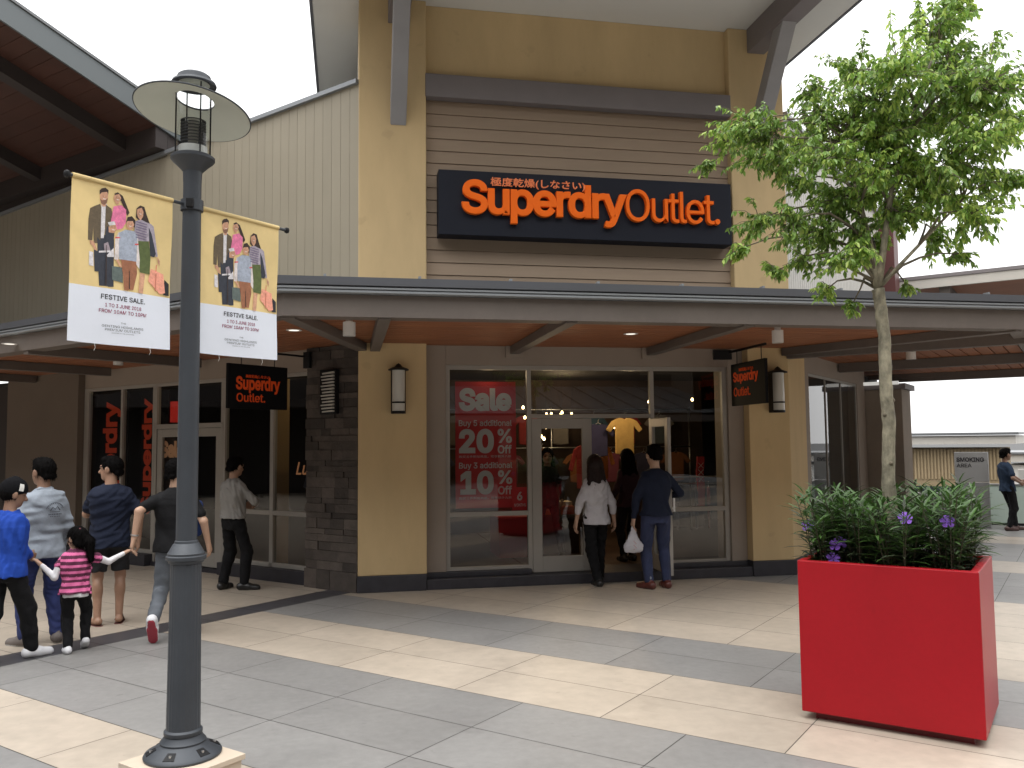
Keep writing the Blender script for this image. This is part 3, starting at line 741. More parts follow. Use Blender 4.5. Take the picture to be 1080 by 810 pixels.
cp = lp('top_cap', [(.088, 3.745), (.121, 3.733), (.124, 3.742), (.118, 3.755), (.097, 3.764), (.091, 3.79), (.075, 3.802), (0, 3.806)])
lp('cap_ring', [(.0, 3.75), (.087, 3.744)], m_shade, cp)
DV = Vector((S2, S2, 0))
zr = 3.035
q = MB(); q.tube([DV * -.71 + Vector((0, 0, zr)), DV * .685 + Vector((0, 0, zr))], .0095, 10); rod = obj('banner_rod', q, m_pole, LP, smooth=True, local=True)
for s_ in (-.715, .69):
    q = MB(); q.lathe([(0, -.02), (.014, -.014), (.018, 0), (.014, .014), (0, .02)], tuple(DV * s_ + Vector((0, 0, zr))), 12); obj('knob', q, m_blk, rod, smooth=True, local=True)
q = MB(); q.lathe([(.052, zr - .03), (.062, zr - .03), (.062, zr + .03), (.052, zr + .03)], n=24, closed=True); cl = obj('clamp', q, m_pole, LP, smooth=True, local=True)
q = MB(); q.box(-.02, .02, -.085, -.05, zr - .025, zr + .025); obj('clamp_lug', q, m_blk, cl, local=True, bev=.004)

# ---- banners
PRINT = [
('blazer',[(0.15,0.115),(0.12,0.133),(0.098,0.149),(0.091,0.205),(0.091,0.313),(0.114,0.313),(0.117,0.243),(0.121,0.326),(0.155,0.319),(0.168,0.232),(0.159,0.139)]),
('trouser',[(0.139,0.293),(0.191,0.264),(0.23,0.286),(0.221,0.392),(0.23,0.536),(0.203,0.54),(0.194,0.396),(0.194,0.537),(0.153,0.54),(0.143,0.405)]),
('white',[(0.157,0.118),(0.187,0.108),(0.184,0.207),(0.173,0.29),(0.158,0.293),(0.161,0.212)]),
('blazer',[(0.18,0.113),(0.211,0.127),(0.223,0.169),(0.217,0.207),(0.19,0.235),(0.178,0.282),(0.183,0.2),(0.188,0.132)]),
('skin',[(0.148,0.054),(0.19,0.044),(0.191,0.079),(0.183,0.103),(0.179,0.123),(0.163,0.127),(0.155,0.11),(0.147,0.09)]),
('beard',[(0.149,0.088),(0.158,0.095),(0.179,0.088),(0.19,0.076),(0.186,0.101),(0.171,0.117),(0.155,0.112)]),
('hair',[(0.145,0.068),(0.144,0.046),(0.155,0.033),(0.176,0.025),(0.192,0.035),(0.191,0.056),(0.184,0.045),(0.156,0.054)]),
('skin',[(0.099,0.315),(0.121,0.315),(0.139,0.355),(0.13,0.364),(0.114,0.338),(0.103,0.333)]),
('white',[(0.098,0.37),(0.119,0.373),(0.122,0.444),(0.098,0.443)]),
('dark',[(0.122,0.358),(0.147,0.365),(0.151,0.468),(0.127,0.47)]),
('hair',[(0.224,0.045),(0.243,0.033),(0.271,0.046),(0.292,0.086),(0.313,0.127),(0.301,0.146),(0.281,0.111),(0.264,0.077),(0.232,0.062)]),
('trouser',[(0.19,0.224),(0.233,0.23),(0.228,0.287),(0.212,0.321),(0.179,0.318),(0.182,0.259)]),
('pink',[(0.222,0.113),(0.264,0.096),(0.293,0.116),(0.294,0.184),(0.275,0.218),(0.24,0.234),(0.234,0.196),(0.207,0.209),(0.223,0.169)]),
('white',[(0.193,0.203),(0.228,0.19),(0.236,0.207),(0.201,0.219)]),
('skin',[(0.223,0.053),(0.251,0.041),(0.262,0.059),(0.256,0.079),(0.243,0.101),(0.232,0.092),(0.221,0.076)]),
('skin',[(0.198,0.226),(0.236,0.209),(0.246,0.231),(0.225,0.254),(0.199,0.254)]),
('grey',[(0.173,0.319),(0.196,0.306),(0.21,0.346),(0.177,0.355)]),
('white',[(0.148,0.361),(0.21,0.347),(0.209,0.358),(0.148,0.37)]),
('white',[(0.19,0.377),(0.227,0.331),(0.231,0.379),(0.194,0.385)]),
('teal',[(0.218,0.428),(0.28,0.426),(0.28,0.508),(0.22,0.501)]),
('hair',[(0.352,0.095),(0.372,0.074),(0.397,0.077),(0.414,0.12),(0.441,0.176),(0.437,0.211),(0.407,0.183),(0.349,0.143)]),
('stripe',[(0.346,0.165),(0.378,0.149),(0.411,0.157),(0.44,0.161),(0.457,0.172),(0.476,0.262),(0.49,0.329),(0.478,0.335),(0.438,0.246),(0.43,0.259),(0.366,0.269),(0.343,0.226)]),
('skin',[(0.356,0.098),(0.381,0.085),(0.393,0.105),(0.391,0.131),(0.378,0.154),(0.363,0.142),(0.354,0.121)]),
('green',[(0.368,0.267),(0.43,0.258),(0.446,0.329),(0.442,0.436),(0.38,0.436),(0.375,0.365)]),
('skin',[(0.383,0.438),(0.413,0.44),(0.399,0.548),(0.372,0.547)]),
('dark',[(0.428,0.182),(0.446,0.214),(0.477,0.316),(0.469,0.338),(0.444,0.337),(0.434,0.255)]),
('skin',[(0.486,0.33),(0.504,0.354),(0.502,0.382),(0.491,0.364)]),
('black',[(0.534,0.451),(0.562,0.472),(0.563,0.538),(0.527,0.537)]),
('salmon',[(0.45,0.404),(0.526,0.423),(0.539,0.524),(0.507,0.536),(0.433,0.474)]),
('red',[(0.481,0.377),(0.485,0.377),(0.482,0.416),(0.478,0.415)]),
('brown',[(0.267,0.382),(0.359,0.377),(0.364,0.443),(0.34,0.538),(0.318,0.538),(0.322,0.472),(0.307,0.545),(0.287,0.544),(0.281,0.471)]),
('whiteb',[(0.252,0.243),(0.272,0.248),(0.266,0.317),(0.25,0.396),(0.231,0.39),(0.234,0.286)]),
('whiteb',[(0.343,0.236),(0.364,0.245),(0.379,0.364),(0.377,0.418),(0.359,0.398),(0.353,0.308)]),
('greyblue',[(0.256,0.245),(0.291,0.222),(0.343,0.22),(0.362,0.239),(0.359,0.381),(0.256,0.386),(0.263,0.302)]),
('red',[(0.234,0.272),(0.262,0.267),(0.262,0.274),(0.234,0.28)]),
('red',[(0.347,0.286),(0.368,0.282),(0.369,0.29),(0.348,0.294)]),
('hair',[(0.294,0.178),(0.301,0.153),(0.325,0.143),(0.347,0.161),(0.345,0.2),(0.307,0.204)]),
('skin',[(0.299,0.175),(0.331,0.168),(0.34,0.185),(0.332,0.21),(0.316,0.22),(0.303,0.212),(0.295,0.195)]),
('skin',[(0.236,0.389),(0.254,0.39),(0.272,0.42),(0.266,0.43),(0.25,0.409)])]
PC = dict(blazer=(.115, .085, .05), trouser=(.03, .035, .05), white=(.62, .60, .62), skin=(.55, .30, .19), beard=(.22, .11, .07), hair=(.035, .018, .013), dark=(.03, .035, .05), pink=(.70, .18, .33), grey=(.3, .25, .28),
          teal=(.10, .13, .12), stripe=(.36, .32, .38), green=(.09, .12, .035), black=(.015, .015, .02), salmon=(.80, .34, .24), brown=(.30, .12, .06), whiteb=(.66, .60, .58), greyblue=(.34, .38, .46), red=(.6, .08, .08))
pm = {k: M('print_' + k, c, .7, nz=(45, .22), nz2=(160, .12)) for k, c in PC.items()}
m_by = M('banner_yellow', (.74, .57, .27), .75, nz=(2.5, .10), nz2=(9, .05), bump=(9, .25, .01), trans=.25)
m_bw = M('banner_white', (.72, .76, .84), .75, bump=(9, .25, .01), nz=(3, .02), trans=.25)
BW, BH = .565, .835
def bwave(a, z): return .006 * math.sin(a * 11 + z * 3) * min(1, max(0, -z) * 3) + .004 * math.sin(z * 9 + a * 5)
def bpos(a, z, off): # a 0..BW, z 0..-BH ; face looks to the -u side
    n = bwave(a, z) + off
    sag = -.004 * math.sin(a / BW * PI) * (1 if z < -BH * .98 else 0)
    return (S2 * a + S2 * n, S2 * a - S2 * n, z + sag)
def bflat(polys, off0, step, cuts=2):
    out = MB()
    for k, (mi, poly) in enumerate(polys):
        bm = bmesh.new(); vs = [bm.verts.new((x, 0, z)) for x, z in poly]; bm.faces.new(vs)
        bmesh.ops.triangulate(bm, faces=bm.faces)
        lng = [e for e in bm.edges if e.calc_length() > .06]
        if lng: bmesh.ops.subdivide_edges(bm, edges=lng, cuts=cuts)
        bmesh.ops.triangulate(bm, faces=bm.faces); bm.verts.index_update()
        out.add([bpos(v.co.x, v.co.z, off0 + k * step) for v in bm.verts], [[v.index for v in f.verts] for f in bm.faces], mi); bm.free()
    return out
def make_banner(label, v0):
    b_ = thing('lamp_banner', label, 'banner', (LPX + S2 * v0, LPY + S2 * v0, .125 + zr + .002), 0, 'festive sale banners on the street lamp')
    q = MB(); nx, nz = 20, 30
    for i in range(nx + 1):
        for j in range(nz + 1): q.v.append(bpos(BW * i / nx, -BH * j / nz, 0))
    for i in range(nx):
        for j in range(nz):
            q.f.append([i * (nz + 1) + j, (i + 1) * (nz + 1) + j, (i + 1) * (nz + 1) + j + 1, i * (nz + 1) + j + 1]); q.mi.append(0 if (j + .5) / nz * BH < .548 else 1); q.rv.append(.5)
    # rows snapped to the colour border
    jb = round(.548 / BH * nz)
    for i in range(nx + 1): q.v[i * (nz + 1) + jb] = bpos(BW * i / nx, -.548, 0)
    q.mi = [0 if (k % nz) < jb else 1 for k in range(nx * nz)]
    obj('fabric', q, [m_by, m_bw], b_, smooth='all', local=True, fix=False)
    q = MB(); q.tube([(0, 0, 0), (S2 * BW, S2 * BW, 0)], .0135, 10); obj('hem_sleeve', q, m_by, b_, smooth=True, local=True)
    names = list(pm); polys = []
    for mname, pts in PRINT:
        polys.append((names.index(mname), [(x / .572 * BW, -z) for x, z in pts]))
    q = bflat(polys, .0018, .00012)
    smm = M('print_smile', (.75, .7, .66), .7); det = []
    def face(cx, cy, r, tl=0):
        det.append((0, [(cx - .5 * r, cy + .42 * r), (cx + .5 * r, cy + .42 * r), (cx + .25 * r, cy + .62 * r), (cx - .25 * r, cy + .62 * r)]))
        for e in (-1, 1):
            det.append((1, [(cx + e * .42 * r - .16 * r, cy - .12 * r), (cx + e * .42 * r + .16 * r, cy - .12 * r), (cx + e * .42 * r, cy + .05 * r)])); det.append((1, [(cx + e * .42 * r - .25 * r, cy - .38 * r), (cx + e * .42 * r + .25 * r, cy - .38 * r), (cx + e * .42 * r, cy - .30 * r)]))
    def PQ(x, y):      # crop pixels of the traced figures -> banner plane
        return x * .000845 * 1.0 + .0, y
    for (mi_, pts_) in [(k_, p_) for k_, p_ in PRINT if k_ == 'skin']:
        xs = [a_ for a_, b_ in pts_]; ys = [b_ for a_, b_ in pts_]; w_f = max(xs) - min(xs); h_f = max(ys) - min(ys)
        if w_f > .03 and .03 < h_f < .09 and min(ys) < .25: face((min(xs) + max(xs)) / 2, min(ys) + h_f * (.40), w_f * .42)
    for k_, p_ in PRINT:
        xs = [a_ for a_, b_ in p_]; ys = [b_ for a_, b_ in p_]; x0_, x1_, y0_, y1_ = min(xs), max(xs), min(ys), max(ys)
        if k_ == 'stripe':
            for j in range(7): yy_ = y0_ + .015 + j * .014; det.append((2, [(x0_ + .008, yy_), (x0_ + .072, yy_ + .004), (x0_ + .072, yy_ + .008), (x0_ + .008, yy_ + .004)]))
        if k_ in ('trouser', 'brown') and y1_ - y0_ > .12: xm = (x0_ + x1_) / 2; det.append((1, [(xm, y0_ + .06), (xm + .003, y0_ + .06), (xm + .004, y1_ - .01), (xm - .002, y1_ - .01)]))
        if k_ == 'salmon': det.append((3, [(x0_ + .045, y0_ + .02), (x0_ + .05, y0_ + .02), (x0_ + .045, y0_ + .12), (x0_ + .04, y0_ + .12)]))
    qd = bflat([(mi_, [(x / .572 * BW, -z) for x, z in pts_]) for mi_, pts_ in det], .0070, 0, 0)
    npm = len(pm); b0_ = len(q.v); q.v += qd.v; q.f += [[b0_ + i_ for i_ in f_] for f_ in qd.f]; q.mi += [npm + i_ for i_ in qd.mi]; q.rv += qd.rv
    obj('family_print', q, list(pm.values()) + [smm, pm['hair'], M('print_violet', (.16, .12, .22), .7), M('print_salmon_dark', (.55, .18, .12), .7)], b_, local=True, fix=False)
    XD, ZD = (S2, S2, 0), (0, 0, 1)
    def tx(body, cx, zc, w_, h, col, bold=.0):
        p = bpos(cx, zc, .003)
        q = text(body, col, (p[0] - S2 * w_ / 2, p[1] - S2 * w_ / 2, zc - h / 2), XD, ZD, w_, h, .0006, bold)
        # follow the cloth
        vv = []
        for x, y, z in q.v:
            a = (x + y) * S2; a = max(0, min(BW, a)); vv.append(bpos(a, z, .0022))
        q.v = vv; return q
    blk = M('print_black', (.03, .03, .035), .7); mag = M('print_maroon', (.36, .02, .10), .7); gry = M('print_slate', (.07, .08, .08), .7)
    obj('headline', tx('FESTIVE SALE.', .285, -.592, .245, .026, 0, .012), blk, b_, local=True)
    obj('dates', merge(tx('1 TO 3 JUNE 2018', .285, -.634, .20, .019, 0, .01), tx('FROM 10AM TO 10PM', .285, -.665, .262, .019, 0, .01)), mag, b_, local=True)
    obj('mall_name', merge(tx('THE', .285, -.722, .028, .008, 0), tx('GENTING HIGHLANDS', .285, -.742, .225, .012, 0), tx('PREMIUM OUTLETS', .285, -.760, .19, .012, 0), tx('SHOPPING AT THE HIGHLANDS', .285, -.776, .12, .005, 0)), gry, b_, local=True)
    # tie strings under the hem
    for a in (.25 * BW, .78 * BW):
        q = MB(); p = bpos(a, -BH, 0); q.tube([p, (p[0] + .004, p[1], p[2] - .02), (p[0] - .003, p[1] + .004, p[2] - .035)], .0012, 5); obj('tie', q, m_white, b_, local=True)
    return b_
make_banner('nearer festive sale banner on the left arm of the street lamp', -.69)
make_banner('farther festive sale banner on the right arm of the street lamp', .058)

# ============================================================ planter, plants, tree
m_red = M('planter_red', (.31, .004, .010), .42, spots=((9, .70, .85), (60, .72, 1.25)), nz=(1.2, .06), nz2=(30, .04), spec=.3, bump=(3, .05, .02))
m_soil = M('soil', (.035, .024, .016), .95, nz=(20, .4), bump=(30, 1, .02))
PU0, PU1, PV0, PV1 = -4.885, -3.835, -3.83, -3.0
P = thing('red_planter', 'large square glossy red planter box holding a small tree and purple flowering plants', 'planter', (*UV(-4.35, -3.26)[:2], 0))
th = .05
q2 = MB()
def ring(u0, u1, v0, v1, z): return [UV(u0, v0, z), UV(u1, v0, z), UV(u1, v1, z), UV(u0, v1, z)]
A_ = ring(PU0, PU1, PV0, PV1, .05) + ring(PU0, PU1, PV0, PV1, 1.015) + ring(PU0 + th, PU1 - th, PV0 + th, PV1 - th, 1.015) + ring(PU0 + th, PU1 - th, PV0 + th, PV1 - th, .8)
fs = []
for k in range(4):
    n_ = (k + 1) % 4
    for b0 in (0, 4, 8): fs.append((b0 + k, b0 + n_, b0 + 4 + n_, b0 + 4 + k))
fs += [(0, 3, 2, 1), (12, 13, 14, 15)]
q2.add(A_, fs)
obj('box', q2, m_red, P, bev=.006)
q = MB(UV); q.box(PU0 + .07, PU1 - .07, PV0 + .07, PV1 - .07, 0, .048); obj('kick_base', q, M('planter_kick', (.16, .006, .01), .5), P)
q = MB(); nx = 24; zz = {}
for i in range(nx + 1):
    for j in range(nx + 1):
        u = PU0 + th + (PU1 - PU0 - 2 * th) * i / nx; v = PV0 + th + (PV1 - PV0 - 2 * th) * j / nx
        q.v.append(UV(u, v, .93 + random.uniform(-.012, .012) + .02 * math.sin(u * 7) * math.cos(v * 6)))
for i in range(nx):
    for j in range(nx): q.f.append([i * (nx + 1) + j, (i + 1) * (nx + 1) + j, (i + 1) * (nx + 1) + j + 1, i * (nx + 1) + j + 1]); q.mi.append(0); q.rv.append(.5)
obj('soil', q, m_soil, P, fix=False)

def leaf_mesh(P0, D, N, L, Wd, droop=.15, fold=.25, rv=None):
    """numpy arrays: base points, directions, normals, lengths, widths -> verts, faces of pointed folded leaves"""
    n = len(P0); D = D / np.linalg.norm(D, axis=1)[:, None]
    S_ = np.cross(D, N); S_ /= np.linalg.norm(S_, axis=1)[:, None] + 1e-9; N = np.cross(S_, D)
    L = L[:, None]; Wd = Wd[:, None]
    g_ = np.array([0, 0, -1.])
    a = P0
    m1 = P0 + D * L * .42 + g_ * L * droop * .25
    l1 = m1 + S_ * Wd * .5 + N * Wd * fold * .5 - D * L * .04
    r1 = m1 - S_ * Wd * .5 + N * Wd * fold * .5 - D * L * .04
    m2 = P0 + D * L * .74 + g_ * L * droop * .6
    l2 = m2 + S_ * Wd * .3 + N * Wd * fold * .25
    r2 = m2 - S_ * Wd * .3 + N * Wd * fold * .25
    tp = P0 + D * L * .97 + g_ * L * droop
    V_ = np.stack([a, m1, l1, r1, m2, l2, r2, tp], 1).reshape(-1, 3)
    F_ = []
    base = np.arange(n) * 8
    for f_ in ((0, 1, 2), (0, 3, 1), (1, 4, 5, 2), (3, 6, 4, 1), (4, 7, 5), (6, 7, 4)):
        F_.append(base[:, None] + np.array(f_)[None, :])
    return V_, F_
def leaf_obj(name, Vs, Fs, mats, parent, rvs, mi=None):
    me = bpy.data.meshes.new(name); faces = []
    for F_ in Fs: faces += F_.tolist()
    me.from_pydata(Vs.tolist(), [], faces)
    for m_ in mats: me.materials.append(m_)
    a = me.attributes.new('rv', 'FLOAT', 'FACE'); a.data.foreach_set('value', np.concatenate([rvs] * len(Fs)).astype('f'))
    if mi is not None: me.polygons.foreach_set('material_index', np.concatenate([mi] * len(Fs)).astype('i'))
    me.update()
    return obj(name, me, mats, parent, local=True)

m_leafp = M('planter_leaf', (.045, .10, .02), .45, rv=.45, trans=.25)
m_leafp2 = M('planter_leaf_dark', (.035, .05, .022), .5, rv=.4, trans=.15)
m_stem = M('plant_stem', (.06, .05, .03), .7)
m_petal = M('petal_violet', (.34, .15, .74), .6, rv=.2, trans=.3)
def plant(cu, cv, nst, hgt, spread, seed, label, flowers=()):
    nst = int(nst * 1.5); hgt *= 1.12
    rg = np.random.default_rng(seed)
    o = thing('flowering_plant', label, 'plant', (*UV(cu, cv)[:2], .92), 0, 'narrow leaved plants filling the red planter')
    st = MB(); P0 = []; D = []; N = []; L = []; Wd = []; rv = []; mi = []
    for k in range(nst):
        a = rg.uniform(0, 2 * PI); r = rg.uniform(.0, .12); lean = rg.uniform(.05, spread); h = hgt * rg.uniform(.65, 1.0)
        b0 = np.array([r * math.cos(a), r * math.sin(a), 0]); dr = np.array([math.cos(a), math.sin(a), 0])
        pts = [b0 + dr * lean * (t_ ** 1.5) * h * 1.0 + np.array([0, 0, h * t_]) for t_ in np.linspace(0, 1, 6)]
        st.tube([tuple(p) for p in pts], [.004, .004, .0035, .003, .003, .002], 5)
        nn = int(11 + rg.integers(0, 4)); ph = rg.uniform(0, PI)
        for j in range(nn):
            t_ = .12 + .88 * j / (nn - 1); i0 = min(int(t_ * 5), 4); p = pts[i0] + (pts[i0 + 1] - pts[i0]) * (t_ * 5 - i0)
            for sgn in (0, 1):
                aa = ph + j * 1.45 + sgn * PI + rg.uniform(-.3, .3); up = rg.uniform(.15, .85) + (.55 if j >= nn - 2 else 0)
                P0.append(p); D.append([math.cos(aa), math.sin(aa), up]); N.append([rg.uniform(-.2, .2), rg.uniform(-.2, .2), 1])
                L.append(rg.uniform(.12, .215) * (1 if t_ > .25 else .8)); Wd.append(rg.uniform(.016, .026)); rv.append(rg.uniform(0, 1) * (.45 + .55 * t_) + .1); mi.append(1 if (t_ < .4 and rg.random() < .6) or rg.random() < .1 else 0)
    V_, F_ = leaf_mesh(*[np.array(x, float) for x in (P0, D, N, L, Wd)], droop=.28, fold=.5)
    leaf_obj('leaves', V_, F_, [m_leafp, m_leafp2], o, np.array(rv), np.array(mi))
    obj('stems', st, m_stem, o, local=True)
    for (fx, fy, fz) in flowers:                    # flower centre relative to the plant
        q = MB(); c = Vector((fx, fy, fz)); cam = (Vector((-2.9, -10.6, 1.8)) - (Vector(o.location) + c)).normalized()
        ax = (cam + Vector((rg.uniform(-.4, .4), rg.uniform(-.4, .4), .5))).normalized(); sx = ax.orthogonal().normalized(); sy = ax.cross(sx)
        for j in range(5):
            a0 = j * 2 * PI / 5; pt = []
            for (rr, da, hh) in ((.004, 0, 0), (.024, -.55, .008), (.042, -.42, .012), (.046, 0, .006), (.042, .42, .012), (.024, .55, .008)):
                pt.append(tuple(c + (sx * math.cos(a0 + da) + sy * math.sin(a0 + da)) * rr + ax * hh))
            q.add(pt, [(0, 1, 2, 3), (0, 3, 4, 5)])
        q.tube([tuple(c - ax * .035), tuple(c)], [.003, .008], 6)
        obj('flower', q, m_petal, o, local=True, fix=False)
    return o
PLN = [(-4.70, -3.58, 6, .50, .35, 'front right corner'), (-4.42, -3.62, 6, .44, .35, 'front middle right'), (-4.18, -3.60, 6, .46, .35, 'front middle left'), (-3.97, -3.57, 6, .44, .4, 'front left corner'),
       (-4.72, -3.28, 6, .52, .35, 'right of the trunk'), (-4.50, -3.30, 4, .42, .3, 'just right of the trunk'), (-4.15, -3.28, 5, .44, .3, 'just left of the trunk'), (-3.96, -3.25, 6, .46, .4, 'left edge of the planter'),
       (-4.70, -3.06, 6, .50, .35, 'back right corner'), (-4.42, -3.06, 6, .48, .3, 'back middle'), (-4.15, -3.06, 5, .46, .3, 'back left'), (-3.97, -3.06, 5, .42, .4, 'far back left corner')]
FL = {0: [(-.08, -.10, .37)], 1: [(-.02, -.1, .38)], 3: [(-.02, -.13, .19), (.02, -.12, .20), (-.04, -.12, .10)], 7: [(-.24, -.02, .28)]}
for i, (cu, cv, n_, h_, sp_, wh) in enumerate(PLN):
    fl = FL.get(i, [])
    plant(cu, cv, n_ + 4, h_, sp_, 40 + i, ('narrow leaved plant with %s, %s' % ('a violet flower' if len(fl) == 1 else 'violet flowers', wh)) if fl else 'narrow leaved green plant without flowers, ' + wh, fl)


# ---- tree
LOBES = [(1.42,-5.35,4.93,0.16),(1.07,-5.58,4.63,0.22),(1.4,-5.3,4.54,0.3),(0.66,-5.77,4.21,0.25),(0.72,-5.23,4.45,0.2),(0.69,-5.46,4.14,0.27),(1.19,-5.34,4.12,0.33),(1.11,-5.98,4.06,0.25),(1.62,-5.57,3.99,0.18),(0.62,-5.23,4.06,0.25),(0.6,-4.82,4.47,0.14),(0.45,-5.18,4.14,0.18),(0.01,-4.92,4.14,0.18),(0.03,-4.54,4.17,0.15),(-0.02,-4.29,4.05,0.08),(0.12,-5.07,4.02,0.2),(0.58,-4.73,4.1,0.23),(0.27,-4.56,4.03,0.18),(0.36,-5.45,3.73,0.23),(0.41,-5.0,3.7,0.15),(0.32,-4.84,3.9,0.16),(0.26,-4.54,3.52,0.16),(0.04,-4.68,3.26,0.1),(0.1,-5.32,3.31,0.16),(0.44,-5.15,3.28,0.19),(0.56,-5.24,3.47,0.2),(0.18,-4.96,3.04,0.08),(0.67,-4.8,2.94,0.09),(0.27,-5.2,3.09,0.1),(0.49,-5.49,3.09,0.13),(0.78,-5.36,3.75,0.28),(1.01,-5.4,3.68,0.25),(1.04,-5.09,3.53,0.18),(1.07,-5.5,3.48,0.22),(1.05,-5.83,3.24,0.19),(1.26,-5.25,3.25,0.14),(1.11,-5.63,3.04,0.08),(1.39,-5.62,3.57,0.16),(1.37,-5.83,3.48,0.1),(1.08,-5.91,3.71,0.23),(0.97,-5.31,2.89,0.06),(0.72,-5.05,2.79,0.06),(0.93,-5.83,3.6,0.23),(0.8,-5.45,3.92,0.25),(1.13,-5.79,4.01,0.23)]
LOBES += [(.62, -5.30, 3.25, .16), (.86, -5.45, 3.35, .16), (.74, -5.30, 3.55, .2), (.52, -5.22, 3.5, .18), (.98, -5.50, 3.6, .18), (.68, -5.45, 3.9, .22), (.85, -5.25, 4.0, .22), (1.05, -5.65, 4.2, .22), (.45, -5.30, 3.05, .12), (.80, -5.20, 3.2, .14), (.60, -5.55, 3.6, .16)]
m_bark = M('pale_bark', (.21, .19, .135), .85, nz=(4.5, .5), nz2=(21, .5), bump=(35, .8, .01), stretch=(1, 1, .6))
m_branch = M('branch_bark', (.13, .11, .075), .85, nz=(12, .3), bump=(35, .6, .01))
m_leaf = M('tree_leaf', (.17, .29, .055), .36, rv=.62, trans=.42)
m_leafy = M('tree_leaf_light', (.38, .50, .11), .4, rv=.35, trans=.45)
TX, TY = .771, -5.381
TR_ = thing('young_tree', 'slender young tree with pale mottled trunk and loose drooping leaves in the red planter', 'tree', (TX, TY, .93))
def rel(p): return (p[0] - TX, p[1] - TY, p[2] - .93)
tk = [(.76, -5.37, .9), (.745, -5.365, 1.2), (.735, -5.36, 1.55), (.752, -5.366, 1.9), (.742, -5.362, 2.2), (.748, -5.362, 2.5), (.735, -5.358, 2.67), (.722, -5.348, 2.84)]
q = MB(); rr_ = [.052, .046, .043, .044, .041, .040, .040, .040]
pts = []; rad = []
for i in range(len(tk) - 1):
    for j in range(6):
        t_ = j / 6; pts.append(tuple(Vector(rel(tk[i])).lerp(Vector(rel(tk[i + 1])), t_) + Vector((random.uniform(-.003, .003), random.uniform(-.003, .003), 0)))); rad.append((rr_[i] * (1 - t_) + rr_[i + 1] * t_) * random.uniform(.96, 1.05))
pts.append(rel(tk[-1])); rad.append(.044)
q.tube(pts, rad, 14); obj('trunk', q, m_bark, TR_, smooth='all', local=True)
q = MB()
for (zz_, aa) in ((1.35, 2.), (1.62, 4.4), (2.05, 5.6), (1.95, 3.7), (2.33, .9)):   # knots and old branch stubs
    c = Vector(rel((.745, -5.363, zz_))); d_ = Vector((math.cos(aa), math.sin(aa), .4)).normalized(); q.tube([tuple(c + d_ * .02), tuple(c + d_ * .055)], [.022, .011], 8)
obj('branch_stubs', q, m_branch, TR_, smooth='all', local=True)
fork = Vector(rel(tk[-1]))
stems = [[fork, Vector(rel((.70, -5.33, 3.1))), Vector(rel((.66, -5.30, 3.38))), Vector(rel((.60, -5.27, 3.75))), Vector(rel((.62, -5.25, 4.1)))],
         [fork, Vector(rel((.76, -5.38, 3.15))), Vector(rel((.81, -5.41, 3.5))), Vector(rel((.90, -5.46, 3.85))), Vector(rel((1.0, -5.53, 4.25))), Vector(rel((1.12, -5.62, 4.6)))],
         [fork, Vector(rel((.84, -5.44, 3.0))), Vector(rel((1.0, -5.55, 3.2))), Vector(rel((1.2, -5.7, 3.45)))]]
rads = [[.034, .028, .022, .015, .008], [.036, .03, .024, .018, .013, .007], [.02, .016, .012, .008]]
allp = []
for s_, r_ in zip(stems, rads):
    q = MB(); q.tube([tuple(p) for p in s_], [x * .78 for x in r_], 10); obj('branch', q, m_bark, TR_, smooth='all', local=True)
    for i in range(len(s_) - 1):
        for j in range(5): allp.append((s_[i].lerp(s_[i + 1], j / 5), r_[i]))
allp = [a for a in allp if a[0].z > 1.75] 
rg = np.random.default_rng(5)
P0 = []; D = []; N = []; L = []; Wd = []; rv = []; mi = []
tw = MB()
for li, (lx, ly, lz, lr) in enumerate(LOBES):
    c = Vector(rel((lx, ly, lz)))
    best = min(allp, key=lambda a: (a[0] - c).length + max(0, a[0].z - c.z + .12) * 2.5)
    st_ = best[0]; mid = st_.lerp(c, .5) + Vector((0, 0, .06 + .08 * random.random()))
    b0 = min(best[1] * .6, .012)
    limb = [st_, st_.lerp(mid, .5) + Vector((random.uniform(-.02, .02), random.uniform(-.02, .02), .02)), mid, mid.lerp(c, .5) + Vector((random.uniform(-.02, .02), random.uniform(-.02, .02), .02)), c]
    q = MB(); q.tube([tuple(p) for p in limb], [b0, b0 * .85, b0 * .7, b0 * .5, b0 * .35], 6); obj('branch', q, m_branch, TR_, smooth='all', local=True)
    out = (c - Vector((0, 0, 2.2)));  out.z *= .3; out.normalize()
    lr *= 1.1; nt_ = max(8, int(lr * 150))
    tip_b = rg.uniform(.25, 1.0)
    for k in range(nt_):
        a = rg.normal(size=3); a /= np.linalg.norm(a); a = a * np.array([1, 1, .8]) + np.array(out) * .45
        o0 = Vector(rg.normal(size=3) * lr * .25); s0 = c + o0
        ln_ = lr * rg.uniform(.55, 1.05); tip = s0 + Vector(a) * ln_ + Vector((0, 0, -.28 * ln_)); m_ = s0.lerp(tip, .5) + Vector((0, 0, .12 * ln_))
        tw.tube([tuple(c.lerp(s0, .3)), tuple(m_), tuple(tip)], [.0035, .0025, .0012], 4, cap=False)
        nl = int(6 + ln_ * 85)
        dirv = np.array((tip - m_).normalized())
        for j in range(nl):
            t_ = (j + rg.uniform(0, 1)) / nl; p = (1 - t_) ** 2 * np.array(s0) + 2 * t_ * (1 - t_) * np.array(m_) + t_ ** 2 * np.array(tip)
            sd_ = rg.normal(size=3); sd_[2] = sd_[2] * .35 - 1.0
            P0.append(p); D.append(dirv * .45 + sd_ * .65); N.append(rg.normal(size=3) * .55 + np.array([0, 0, 1.]))
            L.append(rg.uniform(.032, .060)); Wd.append(L[-1] * rg.uniform(.40, .52)); rv.append(min(1, max(0, .5 * tip_b + .5 * rg.uniform(0, 1)))); mi.append(1 if rg.random() < .26 + .2 * (tip_b > .7) else 0)
